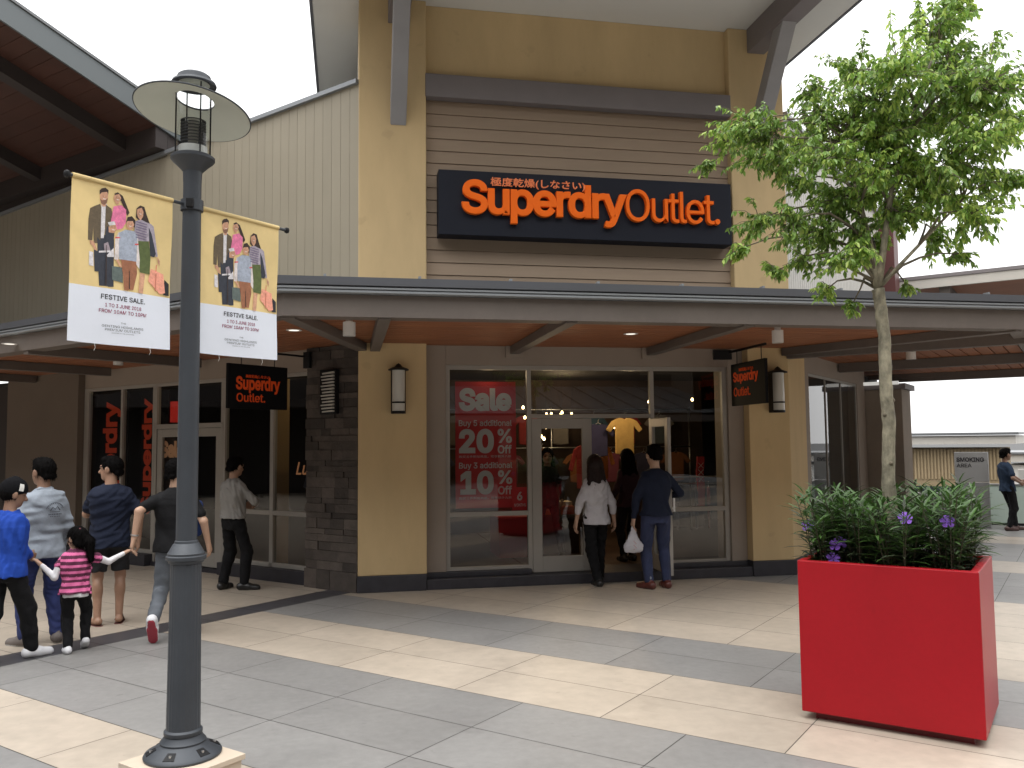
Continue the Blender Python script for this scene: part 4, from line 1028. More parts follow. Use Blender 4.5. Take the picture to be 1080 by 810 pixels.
V_, F_ = leaf_mesh(*[np.array(x, float) for x in (P0, D, N, L, Wd)], droop=.18, fold=.35)
cr = leaf_obj('crown', V_, F_, [m_leaf, m_leafy], TR_, np.array(rv), np.array(mi))
obj('twigs', tw, m_branch, TR_, local=True, fix=False)
print('tree leaves', len(P0))

# ============================================================ main sign
SG = thing('shop_sign', 'long black fascia sign with raised orange lettering above the canopy', 'sign', (.19, -.03, 4.42))
q = MB(); q.box(-1.78, 2.16, -.15, .09, 4.415, 5.245); obj('sign_box', q, m_signbk, SG, bev=.006)
sx0, sw, sz1, shh = -1.78, 3.94, 5.245, .83
def sg(name, body, f0, f1, t0, t1, bold, dep, mat, sp=1., y0=-.15):
    q = text(body, mat, (sx0 + sw * f0, y0 - dep / 2 - .001, sz1 - shh * t1), (1, 0, 0), (0, 0, 1), sw * (f1 - f0), shh * (t1 - t0), dep, bold, sp)
    return obj(name, q, mat, SG)
sg('logo_letters', 'Superdry', .072, .622, .155, .815, .024, .07, m_or, .92)
sg('outlet_letters', 'Outlet.', .618, .950, .185, .70, .0, .07, m_or, .90)
sg('japanese_letters', '極度乾燥(しなさい)', .165, .478, .115, .270, .010, .02, m_pink, 1., -.218)

# ---- blade signs hung from rods
def blade(name_label, to_world, W_, H_, z1, along_name):
    pass
BR = thing('blade_sign', 'small black hanging shop sign beside the lantern on the right pillar', 'hanging sign', (2.215, -.4, 2.26), 0, 'black hanging signs with orange lettering')
q = MB(); q.box(2.195, 2.235, -.88, .07, 2.262, 2.822); obj('panel', q, m_signs, BR, bev=.003)
def bt(body, y0, z0, w_, h, bold): return text(body, m_orr, (2.194, y0, z0), (0, -1, 0), (0, 0, 1), w_, h, .006, bold)
obj('lettering', merge(bt('Superdry', .0, 2.545, .70, .165, .03), bt('Outlet.', -.01, 2.385, .47, .12, .01), bt('極度乾燥(しなさい)', -.17, 2.705, .4, .05, .01)), m_orr, BR)
q = MB(); q.bar((2.215, .16, 3.0), (2.215, -.88, 3.0), .025, .03); obj('rod', q, m_blk, BR)
for y in (-.08, -.76):
    q = MB(); q.tube([(2.215, y, 2.82), (2.215, y, 3.0)], .006, 6); obj('hanger', q, m_blk, BR)
q = MB(); q.box(1.98, 2.24, .12, .159, 2.9, 3.03); obj('wall_plate', q, m_blk, BR, bev=.003)
BL = thing('blade_sign', 'large black hanging shop sign in front of the stone pier behind the lamp banner', 'hanging sign', UV(2.85, -2.75, 2.24), 0, 'black hanging signs with orange lettering')
q = MB(UV); q.box(2.83, 2.87, -3.20, -2.31, 2.235, 2.765); obj('panel', q, m_signs, BL, bev=.003)
def bt2(body, v0, z0, w_, h, bold): return text(body, m_orr, UV(2.828, v0, z0), (S2, S2, 0), (0, 0, 1), w_, h, .006, bold)
obj('lettering', merge(bt2('Superdry', -3.09, 2.42, .66, .20, .03), bt2('Outlet.', -3.08, 2.315, .42, .105, .01), bt2('極度乾燥(しなさい)', -2.95, 2.60, .36, .045, .01)), m_orr, BL)
q = MB(UV); q.box(2.84, 2.86, -3.05, -1.97, 2.92, 2.945); obj('rod', q, m_blk, BL)
for v in (-3.0, -2.5):
    q = MB(); a = UV(2.85, v, 2.765); b = UV(2.85, v, 2.93); q.tube([a, b], .006, 6); obj('hanger', q, m_blk, BL)
q = MB(UV); q.box(2.76, 2.87, -2.02, -1.975, 2.78, 2.99); obj('wall_plate', q, m_blk, BL, bev=.003)

# ---- wall lanterns
def lantern(label, x):
    o = thing('wall_lantern', label, 'wall lantern', (x, -.005, 2.17), 0, 'opal cylinder lanterns on the yellow pillars')
    q = MB(); q.box(-.075, .075, -.03, 0, .0, .50); obj('back_plate', q, m_blk, o, local=True, bev=.004)
    q = MB(); q.lathe([(0, .03), (.078, .03), (.078, .53), (0, .53)], (0, -.13, 0), 28); obj('opal_tube', q, m_opal, o, smooth=True, local=True)
    q = MB(); q.lathe([(0, .62), (.03, .60), (.05, .575), (.125, .545), (.125, .53), (0, .53)], (0, -.13, 0), 28); obj('cap', q, m_blk, o, smooth=True, local=True)
    q = MB(); q.lathe([(0, 0), (.084, 0), (.084, .03), (0, .03)], (0, -.13, 0), 28); obj('bottom_ring', q, m_blk, o, smooth=True, local=True)
    q = MB(); q.lathe([(.079, .125), (.083, .125), (.083, .145), (.079, .145)], (0, -.13, 0), 28, closed=True); obj('band', q, m_blk, o, smooth=True, local=True)
    for s_ in (-1, 1):
        q = MB(); q.box(s_ * .083 - .004, s_ * .083 + .004, -.134, -.03, .0, .54); obj('side_strap', q, m_blk, o, local=True)
    return o
lantern('opal wall lantern on the left yellow pillar beside the stone pier', -2.28)
lantern('opal wall lantern on the right yellow pillar behind the hanging sign', 2.77)
o = thing('louvred_wall_light', 'louvred black wall light on the dark stone pier', 'wall light', UV(2.41, -1.97, 2.18))
q = MB(UV); q.box(2.27, 2.55, -2.03, -1.97, 2.18, 2.74); obj('housing', q, m_blk, o, bev=.004)
for i in range(13):
    z = 2.205 + i * .04; k = .012 * ((i * 7) % 3 - 1)
    q = MB(UV); q.hexa([(2.285, -2.07, z), (2.285, -2.035, z), (2.285, -2.035, z + .022), (2.285, -2.07, z + .022)], [(2.50 + k, -2.05, z - .004), (2.50 + k, -2.035, z - .004), (2.50 + k, -2.035, z + .012), (2.50 + k, -2.05, z + .012)])
    obj('louvre_blade', q, m_opal, o)

# ---- lights in the canopy soffit
cans = [((-2.88, -2.02), 'above the left yellow pillar'), ((-5.88, 1.40), 'under the left canopy above the men'), ((1.80, -1.95), 'above the right hanging sign'), ((4.62, -.36), 'under the right canopy behind the tree trunk')]
proto = None
for (x, y), wh in cans:
    lab = 'white cylinder downlight ' + wh
    if proto is None:
        proto = o = thing('cylinder_downlight', lab, 'downlight', (x, y, 3.048), 0, 'cylinder downlights under the canopy')
        q = MB(); q.lathe([(0, -.03), (.035, -.03), (.035, -.0), (0, 0)], n=20); obj('mount', q, m_white, o, smooth=True, local=True)
        q = MB(); q.lathe([(.05, -.17), (.062, -.17), (.062, -.03), (0, -.029)], n=28); obj('can', q, m_white, o, smooth=True, local=True, fix=False)
        q = MB(); q.lathe([(0, -.155), (.05, -.165)], n=20); obj('lens', q, m_opal, o, smooth=True, local=True)
    else: copy_tree(proto, (x, y, 3.048), 0, lab)
proto = None
for (x, y), wh in [((-3.47, -1.12), 'beside the farther banner'), ((.33, -1.25), 'above the entrance door'), ((-6.9, .55), 'at the far left of the canopy')]:
    lab = 'flush round white downlight ' + wh
    if proto is None:
        proto = o = thing('recessed_downlight', lab, 'downlight', (x, y, 3.048), 0, 'flush downlights in the canopy soffit')
        q = MB(); q.lathe([(.055, -.0), (.075, -.006), (.085, -.004), (.085, 0)], n=24); obj('trim_ring', q, m_white, o, smooth=True, local=True, fix=False)
        q = MB(); q.lathe([(0, -.002), (.056, -.003)], n=20); obj('lens', q, M('lens_glow', (1, .95, .85), .4, emit=.6), o, smooth=True, local=True, fix=False)
    else: copy_tree(proto, (x, y, 3.048), 0, lab)

# ============================================================ window displays and shop interior
m_pr = M('poster_red', (.66, .035, .035), .55, nz=(1.5, .05)); m_pw = M('poster_white', (.78, .76, .74), .6)
PO = thing('sale_poster', 'tall red sale poster inside the window left of the entrance door', 'poster', (-1.06, .36, .96))
q = MB(); q.box(-1.52, -.72, .355, .365, .96, 2.60); obj('sheet', q, m_pr, PO)
def pt(body, x, f0, f1, w_, bold=.0): return text(body, m_pw, (x, .3535, 2.6 - 1.64 * f1), (1, 0, 0), (0, 0, 1), w_, 1.64 * (f1 - f0), .002, bold)
obj('lettering', merge(pt('Sale', -1.475, .05, .235, .70, .045), pt('Buy 5 additional', -1.475, .305, .365, .70, .012),
    pt('20', -1.475, .375, .57, .46, .04), pt('%', -.965, .375, .49, .19, .02), pt('Off', -.965, .505, .573, .185, .022), pt('购买五件附加商品，可享额外八折', -1.475, .585, .605, .69),
    pt('Buy 3 additional', -1.475, .64, .70, .70, .012), pt('10', -1.46, .705, .895, .44, .04), pt('%', -.965, .705, .815, .19, .02), pt('Off', -.965, .828, .897, .185, .022), pt('购买三件附加商品，可享额外九折', -1.475, .912, .932, .69)), m_pw, PO)
PS = thing('small_red_placard', 'small red numbered placard at the lower right corner of the sale poster', 'placard', (-.68, .33, .92))
q = MB(); q.box(-.785, -.575, .325, .335, .92, 1.22); obj('card', q, m_pr, PS)
obj('lettering', merge(text('6', m_pw, (-.72, .324, 1.05), (1, 0, 0), (0, 0, 1), .07, .11, .002, .03), text('MONTHS', m_pw, (-.755, .324, .97), (1, 0, 0), (0, 0, 1), .15, .04, .002, .01)), m_pw, PS)

def tshirt(name, label, loc, rz, w_, h, col, cat='t-shirt', longs=False, th_=.05):
    o = thing(name, label, cat, loc, rz)
    hw = w_ / 2; pts = [(-.12 * w_, h), (-.3 * w_, h * .97), (-.5 * w_, h * .9), (-.72 * w_, h * (.45 if longs else .68)), (-.56 * w_, h * (.40 if longs else .60)), (-.37 * w_, h * .76), (-.36 * w_, .02), (0, 0), (.36 * w_, .02), (.37 * w_, h * .76), (.56 * w_, h * (.40 if longs else .60)), (.72 * w_, h * (.45 if longs else .68)), (.5 * w_, h * .9), (.3 * w_, h * .97), (.12 * w_, h), (0, h * .95)]
    q = MB(); n_ = len(pts); vs = [(x, -th_ / 2 + .012 * math.sin(x * 40), z) for x, z in pts] + [(x, th_ / 2 + .012 * math.sin(x * 40), z) for x, z in pts]
    q.add(vs, [tuple(range(n_)), tuple(range(2 * n_ - 1, n_ - 1, -1))] + [(i, n_ + i, n_ + (i + 1) % n_, (i + 1) % n_) for i in range(n_)])
    obj('garment', q, M('cloth_' + label[:12].replace(' ', '_'), col, .9, nz=(9, .15)), o, local=True, bev=.015)
    q = MB(); q.tube([(-.2 * w_, 0, h * .95), (0, 0, h + .02), (.2 * w_, 0, h * .95)], .005, 5); q.tube([(0, 0, h + .02), (0, 0, h + .06), (.02, 0, h + .08)], .003, 5); obj('hanger', q, m_steel, o, local=True)
    return o
tshirt('hanging_tshirt', 'mustard yellow t-shirt hanging high inside the open entrance', (1.62, 2.9, 1.58), .1, .46, .62, (.42, .28, .09))
tshirt('hanging_tshirt', 'dark blue t-shirt hanging left of the yellow one inside the entrance', (1.20, 3.0, 1.55), -.1, .42, .55, (.02, .02, .06))
tshirt('hanging_jacket', 'red jacket hanging low in the middle of the entrance', (1.05, 3.3, 1.0), 0, .40, .75, (.20, .015, .015), 'jacket', True)
tshirt('hanging_jacket', 'orange jacket hanging behind the heads in the entrance', (1.38, 3.5, 1.15), 0, .36, .6, (.26, .09, .02), 'jacket', True)
tshirt('hanging_jacket', 'orange jacket on the wall seen through the closed glass door', (.28, 3.2, 1.35), .5, .34, .35, (.70, .22, .08), 'jacket', True)
def table(label, x0, x1, y0, y1, z, col):
    o = thing('display_table', label, 'table', ((x0 + x1) / 2, (y0 + y1) / 2, .12))
    q = MB(); q.box(x0, x1, y0, y1, z - .04, z); obj('tabletop', q, M('table_' + label[:8].replace(' ', '_'), col, .5, nz=(4, .1)), o, bev=.005)
    q = MB(); q.box(x0 + .04, x1 - .04, y0 + .04, y1 - .04, .12, z - .041); obj('plinth', q, M('table_' + label[:8].replace(' ', '_'), col, .5), o)
    return o
table('low red display table behind the sale poster window', -.75, -.1, 1.7, 2.6, .72, (.30, .015, .015))
table('dark wooden display table behind the closed glass door', -.02, .62, 2.0, 3.0, .70, (.06, .035, .02))
fp = None; cols_ = [(.75, .25, .13), (.60, .10, .06), (.80, .35, .20), (.55, .14, .08), (.14, .22, .12), (.55, .45, .3)]
for k, (x, y, z) in enumerate([(.13, 2.2, .70), (.40, 2.2, .70), (.13, 2.2, .765), (.40, 2.2, .765), (.13, 2.2, .83), (.38, 2.25, .83), (.15, 2.6, .70), (.42, 2.6, .70)]):
    c_ = cols_[k % 6] if k != 4 else (.75, .3, .16)
    q = MB()
    for j in range(3): q.box(x - .12 + random.uniform(-.008, .008), x + .12, y - .14, y + .14, z + .002 + j * .021, z + .02 + j * .021)
    where = ['bottom of the left front pile', 'bottom of the right front pile', 'middle of the left front pile', 'middle of the right front pile', 'top of the left front pile', 'top of the right front pile', 'in the left back pile', 'in the right back pile'][k]
    single('folded_shirts', q, M('fold_%d' % k, c_, .9, nz=(9, .1)), 'folded shirts ' + where + ' on the table behind the glass door', 'folded clothes', 'folded shirts on the display table', bev=.006)
# pendant bulbs
m_bulb = M('bulb_glow', (1, .66, .30), .4, emit=11)
pend = [(-.62, 2.4, 2.32), (-.56, 2.9, 2.16), (-.60, 2.6, 1.98), (-.47, 2.8, 1.93), (-.50, 2.5, 1.85), (-.42, 2.7, 2.08), (-.55, 2.3, 1.86), (-.70, 2.2, 2.52), (-.25, 3.0, 2.30), (-.05, 3.1, 2.38), (.02, 3.3, 2.22), (.18, 3.2, 2.24), (.32, 3.0, 2.26), (.50, 3.4, 2.28), (.58, 3.1, 2.25), (.66, 3.3, 2.30), (.80, 3.2, 2.27), (.88, 3.4, 2.24), (.20, 3.5, 2.02), (.30, 3.3, 1.90), (.25, 2.9, 1.86), (.45, 3.6, 2.06), (.36, 3.2, 2.08)]
proto = None
pend2 = [(1.95, 2.6, 2.45), (1.62, 3.4, 2.05), (3.0, 3.3, 2.52)]
ordw = ['first', 'second', 'third', 'fourth', 'fifth', 'sixth', 'seventh', 'eighth', 'ninth', 'tenth', 'eleventh', 'twelfth', 'thirteenth', 'fourteenth', 'fifteenth', 'sixteenth', 'seventeenth']
up_ = sorted([p for p in pend if p[2] > 2.12], key=lambda p: (p[0] + 2.9) / (p[1] + 10.6)); lo_b = sorted([p for p in pend if p[2] <= 2.12], key=lambda p: (p[0] + 2.9) / (p[1] + 10.6))
def bulb_label(p):
    if p in up_: return 'warm shop bulb in the upper row, %s from the left' % ordw[up_.index(p)]
    if p in lo_b: return 'warm shop bulb in the lower cluster, %s from the left' % ordw[lo_b.index(p)]
    return 'lone warm shop bulb ' + ['in the upper right window', 'above the open door leaf', 'at the far right window'][pend2.index(p)]
for k, (x, y, z) in enumerate(pend + pend2):
    if proto is None:
        proto = o = thing('pendant_bulb', bulb_label((x, y, z)), 'pendant lamp', (x, y, z), 0, 'warm bulbs hanging inside the shop')
        q = MB(); q.lathe([(0, -.028), (.014, -.024), (.022, -.01), (.022, .004), (.012, .02), (.009, .03)], n=14); obj('bulb', q, m_bulb, o, smooth='all', local=True)
        q = MB(); q.lathe([(.0, .06), (.012, .058), (.012, .028), (.0, .028)], n=10); obj('socket', q, m_blk, o, local=True)
        q = MB(); q.tube([(0, 0, .06), (0, 0, .5)], .002, 4); obj('cord', q, m_blk, o, local=True)
    else: copy_tree(proto, (x, y, z), 0, bulb_label((x, y, z)))
for k, (x, y, z, e) in enumerate(((.3, 2.6, 2.2, 13), (1.5, 2.2, 2.5, 13), (*UV(3.6, -.7, 2.7), 5), (*UV(7.3, -.5, 2.7), 10), (-.9, 1.2, 2.8, 6), (-1.1, .295, 2.72, .8), (.9, 4.0, 2.6, 12))):
    ld = bpy.data.lights.new('shop_bulb_light', 'POINT'); ld.energy = e; ld.color = (1, .72, .42); ld.shadow_soft_size = .12
    lo_ = bpy.data.objects.new('shop_bulb_light', ld); COL.objects.link(lo_); lo_.location = (x, y, z)
# shirts on the long rail at the back of the shop
bc = [(.20, .02, .02), (.03, .03, .06), (.12, .11, .10), (.24, .09, .03), (.02, .05, .08), (.13, .03, .05)]
bn = ['crimson', 'slate blue', 'pale grey', 'rust orange', 'teal', 'burgundy']
for k in range(16):
    tshirt('hanging_shirt', bn[k % 6] + ' shirt number %d from the left on the rail at the back of the shop' % (k + 1) if False else bn[k % 6] + ' shirt on the back rail, ' + ['far left', 'left of the poster', 'behind the poster', 'right of the poster', 'behind the closed door edge', 'behind the closed door', 'right of the closed door', 'left in the opening', 'middle of the opening', 'right in the opening', 'behind the open leaf', 'left in the right window', 'behind the scarf', 'right of the scarf', 'near the right jamb', 'far right'][k], (-1.6 + k * .32, 4.6, 1.05 if k % 2 else 1.75), .15 * math.sin(k * 2.1), .40, .55, bc[k % 6], 'shirt')
o = thing('clothes_rail', 'long dark clothes rail at the back of the shop', 'clothes rail', (.9, 4.7, .12))
for z in (1.70, 2.40):
    q = MB(); q.tube([(-1.9, 4.6, z), (3.5, 4.6, z)], .012, 8); obj('rail', q, m_steel, o, smooth='all')
for x in (-1.9, .8, 3.5):
    q = MB(); q.tube([(x, 4.66, .12), (x, 4.66, 2.45)], .015, 8); obj('upright', q, m_steel, o, smooth='all')
# right window: red scarf, chrome rail
o = thing('red_scarf', 'red scarf with white marks hanging inside the right entrance window', 'scarf', (2.21, 1.2, .85))
q = MB()
for i in range(8):
    z = .85 + i * .09; q.box(2.155 + .006 * math.sin(i), 2.265 + .006 * math.sin(i), 1.19 + .01 * math.sin(i * 1.7), 1.215 + .01 * math.sin(i * 1.7), z, z + .0898)
obj('cloth', q, M('scarf_red', (.42, .02, .03), .8), o)
for i in range(3):
    q = MB(); z = 1.2 + i * .1; q.bar((2.17, 1.183, z), (2.25, 1.183, z + .08), .003, .018, (0, 1, 0)); q.bar((2.25, 1.181, z), (2.17, 1.181, z + .08), .003, .018, (0, 1, 0)); obj('white_mark', q, m_pw, o)
o = thing('clothes_rail', 'chrome clothes rail behind the right entrance window', 'clothes rail', (2.0, 1.1, .12))
for a, b in (((1.35, 1.1, 1.28), (2.75, 1.1, 1.28)), ((1.35, 1.3, 1.17), (2.75, 1.3, 1.17)), ((1.4, 1.1, .12), (1.4, 1.1, 1.28)), ((2.7, 1.1, .12), (2.7, 1.1, 1.28))):
    q = MB(); q.tube([a, b], .011, 8); obj('rail' if a[2] == b[2] else 'upright', q, m_steel, o, smooth='all')
for k, c_ in enumerate([(.05, .04, .04), (.18, .02, .03), (.10, .09, .09), (.03, .03, .06), (.2, .03, .03), (.06, .05, .05)]):
    tshirt('hanging_shirt', ['black', 'dark red', 'grey', 'navy', 'crimson', 'charcoal'][k] + ' shirt on the chrome rail behind the right window', (1.5 + k * .2 + (.1 if k > 2 else 0), 1.32 + .01 * k, .5), 1.2, .36, .62, c_, 'shirt', th_=.03)
# left wing window displays
def utext(body, u, v, z, w_, h, mat, bold, xd, ud, dep=.004): return text(body, mat, UV(u, v, z), xd, ud, w_, h, dep, bold)
m_wr = M('window_orange', (.75, .07, .02), .6, emit=.05)  # banner letters carry a slight glow of their own
WB = thing('window_banner', 'black window banner with upright orange letters at the left end of the side window', 'banner', UV(7.9, -1.62, .4), 0, 'black banners with upright lettering')
q = MB(UV); q.box(7.40, 8.30, -1.62, -1.60, .35, 2.68); obj('cloth', q, m_signs, WB)
obj('lettering', utext('Superdry', 7.60, -1.625, .62, 1.92, .52, m_wr, .035, (0, 0, 1), (-S2, S2, 0)), m_wr, WB)
WB2 = thing('window_banner', 'black window banner with upright orange letters beside the side door', 'banner', UV(7.0, -1.5, .4), 0, 'black banners with upright lettering')
q = MB(UV); q.box(6.5, 7.22, -1.50, -1.48, .35, 2.68); obj('cloth', q, m_signs, WB2)
obj('lettering', utext('Superdry', 6.86, -1.505, .72, 1.85, .34, m_wr, .035, (0, 0, 1), (-S2, S2, 0)), m_wr, WB2)
WS = thing('door_poster', 'brown poster with tan sale lettering on the side door glass', 'poster', UV(5.95, -1.7, 1.4))
q = MB(UV); q.box(5.70, 6.30, -1.705, -1.70, .9, 1.93); obj('sheet', q, M('poster_brown', (.05, .028, .015), .7), WS)
obj('lettering', merge(text('Sale', m_tan, UV(6.36, -1.707, 1.62), (S2, -S2, 0), (0, 0, 1), .56, .26, .002, .05), text('20%', m_tan, UV(6.25, -1.707, 1.34), (S2, -S2, 0), (0, 0, 1), .45, .19, .002, .03)), M('letter_tan_glow', (.66, .34, .18), .7, emit=.10), WS)  # printed letters given a faint glow so they read brighter
o = thing('red_lantern_box', 'glowing red drum lamp above the side door', 'lamp', UV(6.3, -1.40, 2.2))
q = MB(); q.lathe([(0, .0), (.17, .0), (.17, .32), (0, .32)], UV(6.3, -1.40, 2.17), 28); obj('drum', q, M('drum_red', (.42, .02, .012), .6, emit=.35), o, smooth=True)
q = MB(); q.tube([UV(6.3, -1.40, 2.49), UV(6.3, -1.40, 2.99)], .006, 6); obj('cord', q, m_blk, o)
single('display_board', MB(UV).box(4.05, 4.16, -1.45, -1.2, .12, 2.75), M('board_ochre', (.22, .15, .065), .8), 'upright ochre display board behind the side window', 'board')
tshirt('display_tshirt', 'grey t-shirt on display in the side window by the stone pier', UV(3.32, -1.25, 1.05), PI / 4 * -1, .42, .55, (.26, .24, .26))
q = text('Lucky', m_tan, UV(3.68, -1.40, 1.34), (S2, -S2, 0), (0, 0, 1), .62, .22, .006, .01, 1., .3)
single('script_sign', q, M('script_orange', (.62, .27, .12), .6, emit=.18), 'small glowing script sign in front of the grey t-shirt in the side window', 'sign')
tshirt('display_tshirt', 'red printed t-shirt low in the side window by the stone pier', UV(3.25, -1.2, .2), -PI / 4, .46, .5, (.20, .02, .018))
tshirt('display_tshirt', 'dark denim jacket behind the side window near the ochre board', UV(3.75, -.9, .9), -PI / 4, .44, .62, (.05, .06, .09), 'jacket', True)

# ============================================================ smoking area board
SB = thing('smoking_area_board', 'tall silver smoking area board behind the planter flowers', 'sign board', UV(-3.48, 10, 0))
m_sb = M('board_silver', (.34, .34, .335), .4, metal=.2, nz=(2, .05))
q = MB(UV); q.box(-3.785, -3.18, 10, 10.12, .92, 1.52); obj('upper_panel', q, m_sb, SB, bev=.005)
q = MB(UV); q.box(-3.785, -3.18, 10, 10.12, .0, .91); obj('lower_panel', q, M('board_silver_dark', (.27, .27, .27), .35, metal=.2, nz=(2, .05)), SB, bev=.005)
obj('lettering', merge(text('SMOKING', m_blk, UV(-3.22, 9.997, 1.325), (S2, -S2, 0), (0, 0, 1), .53, .09, .003, .028), text('AREA', m_blk, UV(-3.22, 9.997, 1.215), (S2, -S2, 0), (0, 0, 1), .27, .075, .003, .008)), M('letter_dark', (.02, .02, .025), .6), SB)
# ============================================================ people: bodies grown from a signed distance field
def smin(a, b, k):
    h = np.clip(.5 + .5 * (b - a) / k, 0, 1)
    return b + (a - b) * h - k * h * (1 - h)
class SDF:
    def __init__(s): s.p = []
    def rc(s, a, b, ra, rb, k=.02, flat=None):
        a = np.array(a, float); b = np.array(b, float); R = max(ra, rb) + .03
        lo = np.minimum(a, b) - R; hi = np.maximum(a, b) + R
        def f(P):
            ba = b - a; pa = P - a; t = np.clip((pa @ ba) / max(ba @ ba, 1e-9), 0, 1); q = pa - t[..., None] * ba
            if flat is not None:                       # flatten along a direction
                n_, s_ = flat; n_ = np.array(n_); dn = q @ n_; q = q + (dn * (1 / s_ - 1))[..., None] * n_
            return np.linalg.norm(q, axis=-1) - (ra + (rb - ra) * t)
        s.p.append((f, lo, hi, k, 1)); return s
    def el(s, c, r, R=None, k=.02, sub=False):
        c = np.array(c, float); r = np.array(r, float); Rm = np.eye(3) if R is None else np.array(R)
        m = r.max() + .03
        def f(P):
            q = (P - c) @ Rm; k0 = np.linalg.norm(q / r, axis=-1); k1 = np.linalg.norm(q / (r * r), axis=-1) + 1e-9
            return k0 * (k0 - 1) / k1
        s.p.append((f, c - m, c + m, k, -1 if sub else 1)); return s
    def loft(s, prof, inflate=0., k=.03, lean=(0, 0), z0=0., cut=None, hs=1.):
        """prof rows: z, half width, half depth, y offset"""
        pr = np.array(prof, float); lo = np.array([-pr[:, 1].max() - .1, -.35, pr[0, 0] - .02]); hi = np.array([pr[:, 1].max() + .1, .35, pr[-1, 0] + .05])
        def f(P):
            z = P[..., 2]; w_ = np.interp(z, pr[:, 0], pr[:, 1]) + inflate; d_ = np.interp(z, pr[:, 0], pr[:, 2]) + inflate; o = np.interp(z, pr[:, 0], pr[:, 3])
            x = P[..., 0] - lean[0] * (z - z0); y = P[..., 1] - lean[1] * (z - z0) - o
            q = (np.abs(x / w_) ** 2.3 + np.abs(y / d_) ** 2.3) ** (1 / 2.3); d = (q - 1) * np.minimum(w_, d_) * .9
            return np.maximum(d, np.maximum(z - pr[-1, 0], pr[0, 0] - z))
        s.p.append((f, lo, hi, k, 1)); return s
    def cut(s, f): s.p.append((f, None, None, 0, 0)); return s
    def build(s, h, warp=None):
        L_ = [p for p in s.p if p[4] == 1]; lo = np.min([p[1] for p in L_], 0) + .0; hi = np.max([p[2] for p in L_], 0)
        n = np.ceil((hi - lo) / h).astype(int) + 1
        ax = [lo[i] + h * np.arange(n[i]) for i in range(3)]
        F = np.full(n, .2, np.float32)
        for f, a, b, k, sg in s.p:
            if a is None: i0 = [0] * 3; i1 = list(n)
            else:
                i0 = np.clip(np.floor((a - lo) / h).astype(int), 0, n); i1 = np.clip(np.ceil((b - lo) / h).astype(int) + 1, 0, n)
            if any(i1[i] <= i0[i] for i in range(3)): continue
            P = np.stack(np.meshgrid(*[ax[i][i0[i]:i1[i]] for i in range(3)], indexing='ij'), -1).astype(np.float32)
            v = f(P); sl = tuple(slice(i0[i], i1[i]) for i in range(3))
            if sg == 1: F[sl] = smin(F[sl], v, k) if k > 0 else np.minimum(F[sl], v)
            elif sg == -1: F[sl] = -smin(-F[sl], v, k)
            else: F[sl] = np.maximum(F[sl], v)
        if warp is not None:
            P = np.stack(np.meshgrid(*ax, indexing='ij'), -1).astype(np.float32); F = F + np.where(np.abs(F) < .04, warp(P), 0)
        F[0] = F[-1] = .2; F[:, 0] = F[:, -1] = .2; F[:, :, 0] = F[:, :, -1] = .2
        return nets(F, lo, h)
def nets(F, lo, h):
    S = F < 0; n = np.array(F.shape) - 1
    cnt = np.zeros(n, np.int8)
    for dx in (0, 1):
        for dy in (0, 1):
            for dz in (0, 1): cnt += S[dx:n[0] + dx, dy:n[1] + dy, dz:n[2] + dz]
    act = (cnt > 0) & (cnt < 8); idx = -np.ones(n, np.int32); cells = np.argwhere(act); idx[act] = np.arange(len(cells))
    acc = np.zeros((len(cells), 3)); num = np.zeros(len(cells))
    for axis in range(3):
        for o1 in (0, 1):
            for o2 in (0, 1):
                o = [0, 0, 0]; oth = [i for i in range(3) if i != axis]; o[oth[0]] = o1; o[oth[1]] = o2
                c0 = cells + o; c1 = c0.copy(); c1[:, axis] += 1
                a = F[tuple(c0.T)]; b = F[tuple(c1.T)]; m = (a < 0) != (b < 0); t = np.where(m, a / (a - b + 1e-12), 0)
                p = c0.astype(float); p[:, axis] += t; acc[m] += p[m]; num[m] += 1
    V_ = lo + h * acc / num[:, None]
    faces = []
    for axis in range(3):
        oth = [i for i in range(3) if i != axis]
        sa = [slice(None)] * 3; sb = [slice(None)] * 3; sa[axis] = slice(0, -1); sb[axis] = slice(1, None)
        A = S[tuple(sa)]; Bm = S[tuple(sb)]; e = np.argwhere(A != Bm)
        e = e[(e[:, oth[0]] > 0) & (e[:, oth[1]] > 0) & (e[:, oth[0]] < n[oth[0]]) & (e[:, oth[1]] < n[oth[1]])]
        def g_(d0, d1):
            c = e.copy(); c[:, oth[0]] -= d0; c[:, oth[1]] -= d1; return idx[tuple(c.T)]
        q = np.stack([g_(1, 1), g_(0, 1), g_(0, 0), g_(1, 0)], 1)
        ins = A[tuple(e.T)]; fl = ins if axis != 1 else ~ins
        q[~fl] = q[~fl][:, ::-1]; faces.append(q)
    return V_, np.concatenate(faces)
def sdf_obj(name, sdf, mats, parent, h, zone=None, warp=None, tf=None):
    V_, F_ = sdf.build(h, warp)
    me = bpy.data.meshes.new(name); me.from_pydata(V_.tolist(), [], F_.tolist())
    for m_ in mats: me.materials.append(m_)
    if zone is not None:
        c = V_[F_].mean(1); me.polygons.foreach_set('material_index', zone(c).astype('i'))
    me.polygons.foreach_set('use_smooth', [True] * len(F_)); me.update()
    return obj(name, me, None, parent, local=True)
def folds(amp, sc, seed):
    r = np.random.default_rng(seed); A = r.normal(size=(5, 3)); A[:, 2] *= .8; ph = r.uniform(0, 6, 5)
    def f(P):
        q = P * sc; v = 0
        w1 = np.sin(q @ A[0] + ph[0]) * 1.3; w2 = np.sin(q @ A[1] + ph[1] + w1)
        v = np.sin(q @ A[2] * 1.6 + ph[2] + w2 * 1.5) * .6 + np.sin(q @ A[3] * 2.4 + ph[3] + w1 * 1.4) * .4
        return (amp * v).astype(np.float32)
    return f
